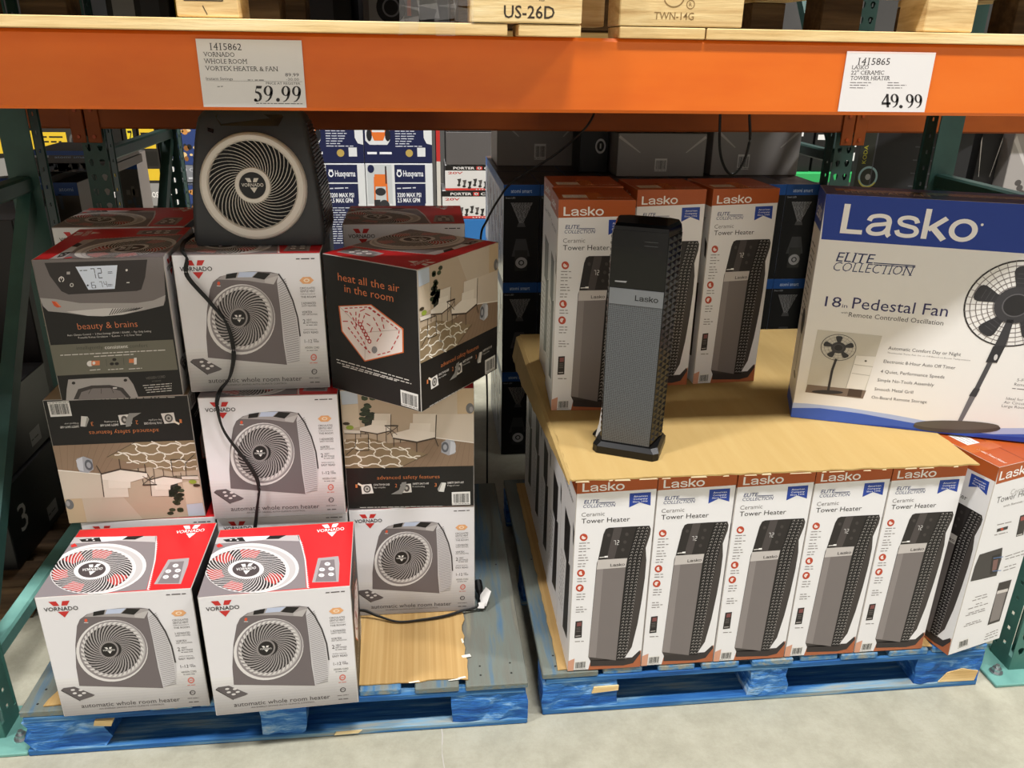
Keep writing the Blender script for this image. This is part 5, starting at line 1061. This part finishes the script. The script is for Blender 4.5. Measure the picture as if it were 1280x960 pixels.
for c_ in range(9):
    for r_ in range(5):
        for z_ in range(3):
            if z_ < 2 and r_ > 0 and c_ > 0: continue
            if z_ == 0 and r_ > 2: continue
            x, y, z = .310+AD[0]/2+.1387*c_, 3.10+AD[1]/2+.1765*r_, .004+.3785*z_
            vis = c_ in (0, 1, 8) and r_ == 0
            if c_ == 0 and r_ == 0: lab, g = 'black blue-banded bulb carton at the front left corner of the rear stack, %s' % ('bottom', 'middle', 'topmost')[z_], 'bulb cartons in the rear stack'
            elif c_ == 8 and r_ == 0 and z_ == 2: lab, g = 'black bulb carton with blue band left of the pedestal fan carton', 'bulb cartons in the rear stack'
            elif c_ == 1 and r_ == 0 and z_ == 2: lab, g = 'black bulb carton beside the upper left tower heater carton, second from the corner', 'bulb cartons in the rear stack'
            elif c_ == 0: lab, g = 'bulb carton in the left side of the rear stack, pale side toward the gap', 'bulb cartons along the left side of the rear stack'
            elif z_ == 2: lab, g = 'bulb carton in the top layer of the rear stack behind the tower heater cartons', 'bulb cartons in the top layer of the rear stack'
            else: lab, g = 'bulb carton low in the rear stack hidden behind the tower heater cartons', 'bulb cartons low in the rear stack'
            bcarton(x, y, z, lab, g)
def grey_carton(x, y, z, w, d, h, label, col='#9a9591', bar=.45, seed=1):
    t = thing('plain_carton', label, 'carton', (x, y, z)); b = MB(); b.box((0, 0, 0), (w, d, h), H(col, .5), .002); b.build('carton_body', t)
    pt = {}; A = Art(pt, tmat((0, 0, 0), (1, 0, 0), (0, 0, 1)), w, h, 'barcode'); A.barcode((w*bar, h*.42), (w*bar+.05, h*.42), (w*bar+.05, h*.12), (w*bar, h*.12), seed)
    A.on('packing_tape', 1); A.poly([(w*.0, h*.9), (w*.25, h*.55), (w*.26, h*.56), (w*.02, h*.95)], H('#cfcac6', .2)); A.poly([(w, h*.9), (w*.78, h*.55), (w*.77, h*.56), (w*.98, h*.95)], H('#cfcac6', .2))
    assemble(t, pt); return t
ZS = .004+.3785*3
grey_carton(.330, 3.62, ZS, .37, .30, .22, 'plain grey carton on the bulb cartons at the left end of the rear stack', bar=.44)
grey_carton(.785, 3.30, ZS, .362, .40, .168, 'plain grey carton with barcode on the bulb cartons, right of the cable', bar=.43, seed=2)
grey_carton(1.185, 3.33, ZS, .372, .40, .20, 'plain grey carton with barcode behind the hanging cable loop', bar=.30, seed=3)
t = thing('speaker_carton', 'black carton with round white emblem between two plain grey cartons', 'carton', (.655, 3.42, ZS)); b = MB(); b.box((0, 0, 0), (.118, .18, .215), H('#121112', .35), .002); b.build('carton_body', t)
pt = {}; A = Art(pt, tmat((0, 0, 0), (1, 0, 0), (0, 0, 1)), .118, .215, 'emblem'); A.ell(.085, .105, .022, .03, '#c9c9c9', 1, 20, .7); A.line([(.082, .105), (.088, .105)], .02, '#c9c9c9'); assemble(t, pt)
# right of the rear upright
t = thing('light_carton', 'dark carton with yellow lettering and a ring light picture behind the fan carton', 'carton', (1.735, 3.18, .95), -22); b = MB(); b.box((0, 0, 0), (.40, .14, .41), H('#2a2a2b', .35), .002, [H('#2a2a2b')]*4+[H('#3c3c3d')]*2); b.build('carton_body', t)
pt = {}; A = Art(pt, tmat((0, 0, 0), (1, 0, 0), (0, 0, 1)), .40, .41, 'brand_logo'); A.poly([(0, .0), (.055, .0), (.055, .41), (0, .41)], '#3a3c34', 1)
A.L = 2; v, f_ = glyphs('KODA'); A.put([(.030-y*.015, .258+x*.07) for x, y in v], f_, H('#c9c43a'), 2)
A.on('light_picture', 2); A.ell(.047, .207, .036, .042, '#9fc0c4', 2, 28, .80); A.ell(.047, .207, .036, .042, '#d8d060', 3, 12, .86, 200, 330); A.ell(.047, .207, .010, .012, '#b0b0ac', 2, 14)
A.on('lettering', 2); A.poly([(.055, .0), (.06, .0), (.06, .41), (.055, .41)], '#55565a')
for i in range(5): A.greek((.20, .33-.05*i), (.34, .33-.05*i), .008, H('#55565a'), seed=i)
assemble(t, pt)
grey_carton(2.185, 3.10, .95, .09, .3, .39, 'narrow black carton above the right end of the fan carton', '#161415', .2)
t = grey_carton(2.285, 3.05, .95, .40, .35, .40, 'grey carton with dark pictures at the right edge above the fan carton', '#a8a29e', .6)
pt = {}; A = Art(pt, tmat((0, 0, 0), (1, 0, 0), (0, 0, 1)), .4, .40, 'product_picture'); A.ell(.13, .30, .02, .018, '#1d1c1c'); A.ell(.17, .20, .04, .05, '#2c2b2c'); A.ell(.17, .20, .02, .025, '#8c8a8a', 2)
for i in range(5): A.ell(.06+.012*i, .20-.02*i, .014, .012, '#55504e')
assemble(t, pt)
grey_carton(1.72, 3.0, .30, .95, .7, .645, 'dark carton base under the ring light carton in the rear bay', '#201d1c', .5)
t = thing('pallet_stand', 'dark stand on the floor behind the right rack upright', 'pallet', (1.72, 3.0, 0)); b = MB()
for i in range(3): b.box((.0+.4*i, 0, 0), (.15+.4*i, .7, .25), M_DARKWOOD, .004)
b.box((0, 0, .25), (.95, .7, .299), M_DARKWOOD, .004); b.build('stand_frame', t)

# ---------------------------------------------------------------- rear bay at the left
def blue_side_carton(x, y, z, w, d, h, label, flat=False):
    t = thing('bulb_case', label, 'carton', (x, y, z)); b = MB(); b.box((0, 0, 0), (w, d, h), H('#3c3733', .35), .002, [H('#3c3733')]*2+[H('#4a4642', .3)]*2+[H('#8a8078', .4)]*2); b.build('carton_body', t)
    pt = {}; A = Art(pt, tmat((0, 0, 0), (1, 0, 0), (0, 0, 1)), w, h, 'brand_logo')
    if flat:
        A.rect(.0, .03, w, h-.03, H('#1d4c9c', .35), 1); A.text('atomi smart', (w*.30, h*.42), (w*.72, h*.42), -h*.20, '#a9bedc', 2); A.rect(.02, h*.48, .05, h*.16, H('#c9ccd0'), 2)
    else:
        A.rect(0, h*.94, w, h*.06, H('#1f4380', .35), 1); A.text('atomi', (w*.2, h*.96), (w*.8, h*.96), -h*.02, '#8fa2c0', 2); A.on('side_print', 1); rn = random.Random(int(x*100))
        for i in range(60): A.rect(rn.uniform(0, w*.7), rn.uniform(0, h*.88), rn.uniform(.01, .03), rn.uniform(.01, .07), H(rn.choice(['#5a524c', '#6f6862', '#3a3532', '#7d766e', '#48505c']), .3), 1+i % 2)
    assemble(t, pt)
blue_side_carton(-1.445, 3.30, 1.188, .30, .3, .046, 'flat blue bulb carton lying on standing cartons left of the rear upright', True)
blue_side_carton(-1.445, 3.33, 1.153, .30, .3, .034, 'flat brown-edged carton under the flat blue bulb carton', False)
blue_side_carton(-1.440, 3.24, .34, .083, .36, .81, 'tall bulb case with blue top beside the green upright, left of two')
blue_side_carton(-1.345, 3.22, .34, .083, .36, .79, 'tall bulb case with blue top next to the rear upright, right of two')
blue_side_carton(-1.385, 3.98, .004, .10, .15, 1.14, 'tall black and blue case right of the rear upright at left')
blue_side_carton(-1.545, 3.26, .34, .09, .30, .80, 'tall bulb case almost hidden behind the left green upright')
t = thing('pallet_stand', 'dark pallet under the tall bulb cases in the left rear bay', 'pallet', (-1.60, 3.15, 0)); b = MB()
for i in range(3): b.box((.0+.165*i, 0, 0), (.10+.165*i, .6, .25), M_DARKWOOD, .004)
b.box((0, 0, .25), (.44, .6, .339), M_DARKWOOD, .004); b.build('stand_frame', t)
# dark neighbouring stock beyond the left upright
def dark_carton(x, y, z, w, d, h, label, lab=True, col='#131112', num='3'):
    t = thing('dark_carton', label, 'carton', (x, y, z)); b = MB(); b.box((0, 0, 0), (w, d, h), H(col, .4), .003); b.build('carton_body', t)
    pt = {}; A = Art(pt, tmat((w, 0, 0), (0, 1, 0), (0, 0, 1)), d, h, 'shipping_label')
    if lab: A.rect(d*.55, h*.1, .07, .05, H('#8d8a88'), 1); A.greek((d*.56, h*.1+.02), (d*.56+.05, h*.1+.02), .008, H('#2a2827'), 2); A.on('number', 1); A.text(num, (d*.15, h*.35), (d*.15+.05, h*.35), -.09, '#b8b4b0')
    assemble(t, pt)
dark_carton(-1.85, 2.20, .14, .62, .42, .26, 'black carton with white label low in the next bay at the left edge', True)
dark_carton(-1.86, 2.22, .402, .62, .42, .24, 'black carton with pale label stacked upon another at the left edge', True)
dark_carton(-2.0, 2.72, .14, .72, .35, .95, 'tall dark backdrop carton in place of shade deep in the next bay at left', False, '#171314')  # black backdrop added where the bay is only in shade
t = thing('wooden_pallet', 'dark pallet under black cartons in the next bay at the left edge', 'pallet', (-2.02, 2.15, 0)); b = MB()
for i in range(3): b.box((.0+.36*i, 0, 0), (.1+.36*i, .95, .115), M_DARKWOOD, .004)
for i in range(6): b.box((0, .17*i, .115), (.84, .17*i+.1, .139), M_DARKWOOD, .003)
b.build('pallet_frame', t)

# ---------------------------------------------------------------- stock across the far aisle, brightly lit
NVY = '#191f45'
def washer_proto():
    w, d, h = .512, .5, .735; parts = {}; c = MB(); parts['carton'] = c; wt = H('#d6d8da', .4); c.box((-w/2, -d/2, 0), (w/2, d/2, h), wt, .003)
    A = artface(parts, 'front', (w, d, h)); A.map([(0, 0), (100, 0), (100, 144), (0, 144)]); A.on('carton')
    A.rect(0, 72, 100, 72, NVY, 1); A.poly([(2, 60), (38, 60), (38, 112), (34, 118), (8, 118), (2, 112)], '#d6d8da', 2); A.poly([(88, 60), (100, 60), (100, 118), (92, 116), (88, 108)], '#d6d8da', 2)
    A.rect(2, 2, 37, 70, H('#bfc3c6'), 1); A.rect(43, 2, 46, 26, NVY, 1); A.rect(43, 30, 46, 45, NVY, 1)
    A.on('brand_logo', 2); A.text('Husqvarna', (56, 19), (86, 19), 9, '#e8eaf0', bold=.015); A.ell(50, 15, 4, 5, '#e8eaf0', rin=.6, n=14); A.line([(47, 10), (53, 10)], 2, '#e8eaf0')
    A.on('lettering', 2); A.greek((46, 37), (74, 36), 3, H('#c9ccd8')); A.text('3200 MAX PSI', (46, 50), (82, 50), 6.5, '#e8eaf0', bold=.02); A.text('2.5 MAX GPM', (46, 58), (80, 58), 6.5, '#e8eaf0', bold=.02)
    for i in range(16): A.greek((46, 66+3.6*i), (random.Random(i).uniform(64, 86), 66+3.6*i), 2.2, H('#c9ccd8'), seed=i)
    A.greek((4, 130), (40, 130), 6, H('#e8eaf0'), seed=3); A.ell(66, 130, 5.5, 5.5, '#b39a54', n=16)
    A.rect(78, 122, 12, 13, H('#d6d8da'), 2)
    A.on('washer_picture', 3); A.line([(13, 20), (11, 100)], 2.4, '#d9702e'); A.line([(30, 10), (32, 100)], 2.4, '#d9702e'); A.poly([(13, 16), (30, 16), (31, 34), (12, 34)], '#dd7330', 4); A.line([(30, 4), (30, 30)], 2, '#26262a', 5); A.ell(21, 42, 8, 6, '#2c2c30', 5, 14); A.rect(11, 54, 9, 14, H('#2a2a2e'), 5); A.ell(26, 64, 8, 10, '#303034', 5, 16); A.poly([(12, 76), (32, 76), (34, 88), (10, 88)], '#37373b', 5); A.ell(22, 84, 9, 8, '#202024', 6, 14); A.ell(8, 104, 4, 9, '#202024', 6, 14); A.ell(35, 104, 4, 9, '#202024', 6, 14); A.poly([(10, 100), (33, 100), (28, 112), (15, 112)], '#d9702e', 5); A.ell(8, 8, 5, 6, NVY, 4, 16)
    r = thing('pressure_washer_carton', 'x', 'carton'); assemble(r, parts); return r
WP = washer_proto(); k = 0
for ix, xn in ((-1.199, 'left'), (-.681, 'middle'), (-.163, 'right')):
    for z_, zn in ((.045, 'lower'), (.785, 'upper')):
        o = WP if k == 0 else copy_tree(WP); k += 1; o.location = (ix, 6.75, z_); tag(o, 'white and navy pressure washer carton across the far aisle, %s one of the %s row' % (xn, zn), 'carton', 'pressure washer cartons across the far aisle')
t = thing('stock_platform', 'low grey platform under the pressure washer cartons across the far aisle', 'platform', (-4.2, 6.45, 0)); b = MB(); b.box((0, 0, 0), (8.4, 1.2, .043), H('#5a5856', .7), .004); b.build('platform_top', t)
def far_carton(x, z, w, h, label, base, draw=None, y=6.5, d=.4, name='tool_carton'):
    t = thing(name, label, 'carton', (x, y, z)); b = MB(); b.box((0, 0, 0), (w, d, h), H(base, .4), .003); b.build('carton_body', t)
    if draw:
        pt = {}; A = Art(pt, tmat((0, 0, 0), (1, 0, 0), (0, 0, 1)), w, h, 'printed_panel'); A.map([(0, 0), (100, 0), (100, 100*h/w), (0, 100*h/w)]); draw(A); assemble(t, pt)
    return t
def porter(A):
    H_ = 100*A.h/A.w; A.rect(0, 0, 100, H_*.20, '#1a1716', 1); A.rect(0, H_*.91, 100, H_*.09, '#c23a34', 1)
    A.on('brand_logo', 2); A.text('CABLE', (66, H_*.15), (98, H_*.15), H_*.095, '#e8e4e2', bold=.02); A.text('PORTER', (14, H_*.15), (50, H_*.15), H_*.095, '#e8e4e2', bold=.02); A.rect(53, H_*.04, 10, H_*.13, '#c23a34'); A.line([(55, H_*.105), (61, H_*.105)], 2.5, '#e8e4e2', 3); A.line([(58, H_*.06), (58, H_*.15)], 2.5, '#e8e4e2', 3)
    A.text('20V', (5, H_*.34), (30, H_*.34), H_*.09, '#b8322e', bold=.02); A.text('LITHIUM', (52, H_*.985), (96, H_*.985), H_*.05, '#e8e4e2')
    A.on('tool_picture', 2); rn = random.Random(1)
    for i in range(9): x = 24+9*i; y = H_*(.62+.05*(i % 3)); y += 1; A.poly([(x-4, y-4), (x+3, y-5), (x+2.5, y-1), (x+.5, y+5), (x-2, y+5), (x-2, y-1)], ['#3a3736', '#55504e', '#262322'][i % 3], 2+i % 2); A.ell(x-1, y+6, 3, 2, '#2c2928', 3, 10)
far_carton(.19, .575, .46, .19, 'white tool set carton with black and red bands across the far aisle, upper of two', '#d4d2d0', porter)
far_carton(.165, .355, .46, .215, 'white tool set carton with black and red bands across the far aisle, lower of two', '#d4d2d0', porter)
far_carton(.16, .045, .47, .305, 'blue carton at the bottom of the far stack beside the bulb cartons', '#2a6db0')
far_carton(.20, .77, .42, .245, 'grey blank carton on the white tool set cartons, lower of two', '#5a5655')
far_carton(.20, 1.02, .42, .30, 'grey blank carton on the white tool set cartons, upper of two', '#5d5958')
far_carton(.125, .045, .03, 1.2, 'narrow navy and red display post across the far aisle', '#27304e', lambda A: (A.rect(0, 600, 100, 900, '#b8302c', 1), A.rect(0, 1500, 100, 1200, '#c9c4bc', 1)), name='display_post')
def yellow_tool(A):
    H_ = 100*A.h/A.w; A.rect(0, 0, 16, H_, '#16130f', 1); A.rect(4, 8, 8, H_*.8, '#d2b02a', 2); A.rect(20, H_*.10, 50, H_*.36, '#d9b52c', 1)
    A.greek((26, H_*.18), (66, H_*.18), H_*.05, H('#1a1712'), 2); A.greek((26, H_*.26), (60, H_*.26), H_*.05, H('#1a1712'), 2, seed=4); A.ell(30, H_*.38, 4, 4, '#1a1712', 2)
    A.ell(86, H_*.25, 12, 15, '#55524e', 2, 20, .7); A.ell(86, H_*.25, 6, 7, '#8c8984', 2, 14); A.poly([(40, H_*.55), (90, H_*.52), (95, H_*.8), (45, H_*.85)], '#8d8a86', 1)
def yellow_stripe(A):
    H_ = 100*A.h/A.w; A.rect(30, 0, 42, H_, '#d9c22c', 1); v, f_ = glyphs('IAN', .01); a, b_ = A.P((66, H_*.30)), A.P((36, H_*.08)); A.put([(a[0]-y*(a[0]-b_[0]), a[1]+x*(b_[1]-a[1])) for x, y in v], f_, H('#16130f'), 2)
def yellow_slim(A):
    H_ = 100*A.h/A.w
    for y0, y1, c in ((0, .2, '#d9b52c'), (.22, .32, '#16130f'), (.34, .42, '#d9b52c'), (.44, .60, '#8d8a88'), (.62, .70, '#b8b4b0'), (.72, .98, '#d9c02c')): A.rect(8, H_*y0, 84, H_*(y1-y0), c, 1)
    A.text('BOSTITCH', (12, H_*.54), (150, H_*.54), H_*.04, '#e8e4e0', 2, bold=.02); A.greek((14, H_*.1), (80, H_*.1), H_*.03, H('#16130f'), 2); A.greek((14, H_*.80), (80, H_*.80), H_*.03, H('#16130f'), 2, seed=7); A.greek((14, H_*.9), (70, H_*.9), H_*.03, H('#16130f'), 2, seed=8)
def navy_tool(A):
    H_ = 100*A.h/A.w; A.poly([(8, 4), (86, 4), (88, H_*.55), (70, H_*.72), (10, H_*.70)], '#2c3f74', 1); A.rect(10, H_*.70, 88, H_*.3, '#7d7e84', 1); rn = random.Random(3)
    for i in range(26): A.ell(rn.uniform(16, 80), rn.uniform(H_*.12, H_*.6), rn.uniform(2, 7), rn.uniform(2, 6), rn.choice(['#c78a4a', '#d9a860', '#1c1a1c', '#8c5c2c', '#e0c08a', '#22262e']), 2+i % 3, 8)
    A.text('20 GAUGE', (14, H_*.82), (84, H_*.82), H_*.07, '#b8bac0', 2); A.greek((14, H_*.93), (84, H_*.93), H_*.05, H('#c9cacf'), 2); A.rect(0, 0, 3, H_, '#d8d6d2', 1); A.rect(97, 0, 3, H_, '#d8d6d2', 1)
far_carton(-3.28, .62, .42, .42, 'black and yellow tool carton across the far aisle at the left edge', '#1b1815', yellow_tool)
far_carton(-2.84, .62, .40, .42, 'black tool carton with yellow label seen above the flat blue carton', '#2a2724', yellow_tool)
far_carton(-2.42, .045, .13, 1.05, 'slim black and yellow carton across the far aisle behind the rear upright', '#211d17', yellow_slim)
far_carton(-2.28, .045, .105, 1.05, 'slim black carton with yellow edge across the far aisle, right of the rear upright', '#14110e', lambda A: A.rect(4, 0, 22, 1000, '#c9a82a', 1))
far_carton(-2.165, .045, .10, 1.05, 'black carton with yellow band and vertical black lettering across the far aisle', '#14110e', yellow_stripe)
far_carton(-2.055, .045, .125, 1.05, 'slim carton with yellow and grey panels across the far aisle', '#26221e', yellow_slim)
far_carton(-1.92, .045, .06, 1.05, 'narrow black carton across the far aisle behind the perforated post', '#17151a')
far_carton(-1.845, .64, .36, .43, 'navy tool carton with copper coloured picture across the far aisle, upper one', '#3a3f50', navy_tool, y=6.50)
far_carton(-1.845, .20, .36, .43, 'navy tool carton with copper coloured picture across the far aisle, lower one', '#3a3f50', navy_tool, y=6.50)
far_carton(-1.845, .045, .36, .153, 'grey carton under the navy tool cartons across the far aisle', '#55524e', None, y=6.50)
far_carton(-3.3, .045, .86, .57, 'dark carton under the black and yellow tool cartons across the far aisle', '#1d1a19')
for i, (x_, w_) in enumerate(((2.96, .18), (3.16, .20), (3.38, .32))):
    far_carton(x_, .72, w_, .52, 'black carton with white lettering on a green shelf across the far aisle, %s' % ('left', 'middle', 'right')[i], '#191818', lambda A: [A.rect(8, 14+34*q, 70-9*q, 20, '#d6d4d2', 1) for q in range(4)])
t = thing('green_display_shelf', 'bright green display shelf across the far aisle at right', 'shelf', (2.85, 6.42, .045)); b = MB(); b.box((0, 0, .60), (1.4, .6, .673), H('#2f9a54', .4), .004); b.box((0, .02, 0), (.05, .58, .6), H('#2a7d46', .4), .004); b.box((1.35, .02, 0), (1.4, .58, .6), H('#2a7d46', .4), .004); b.build('shelf_body', t)
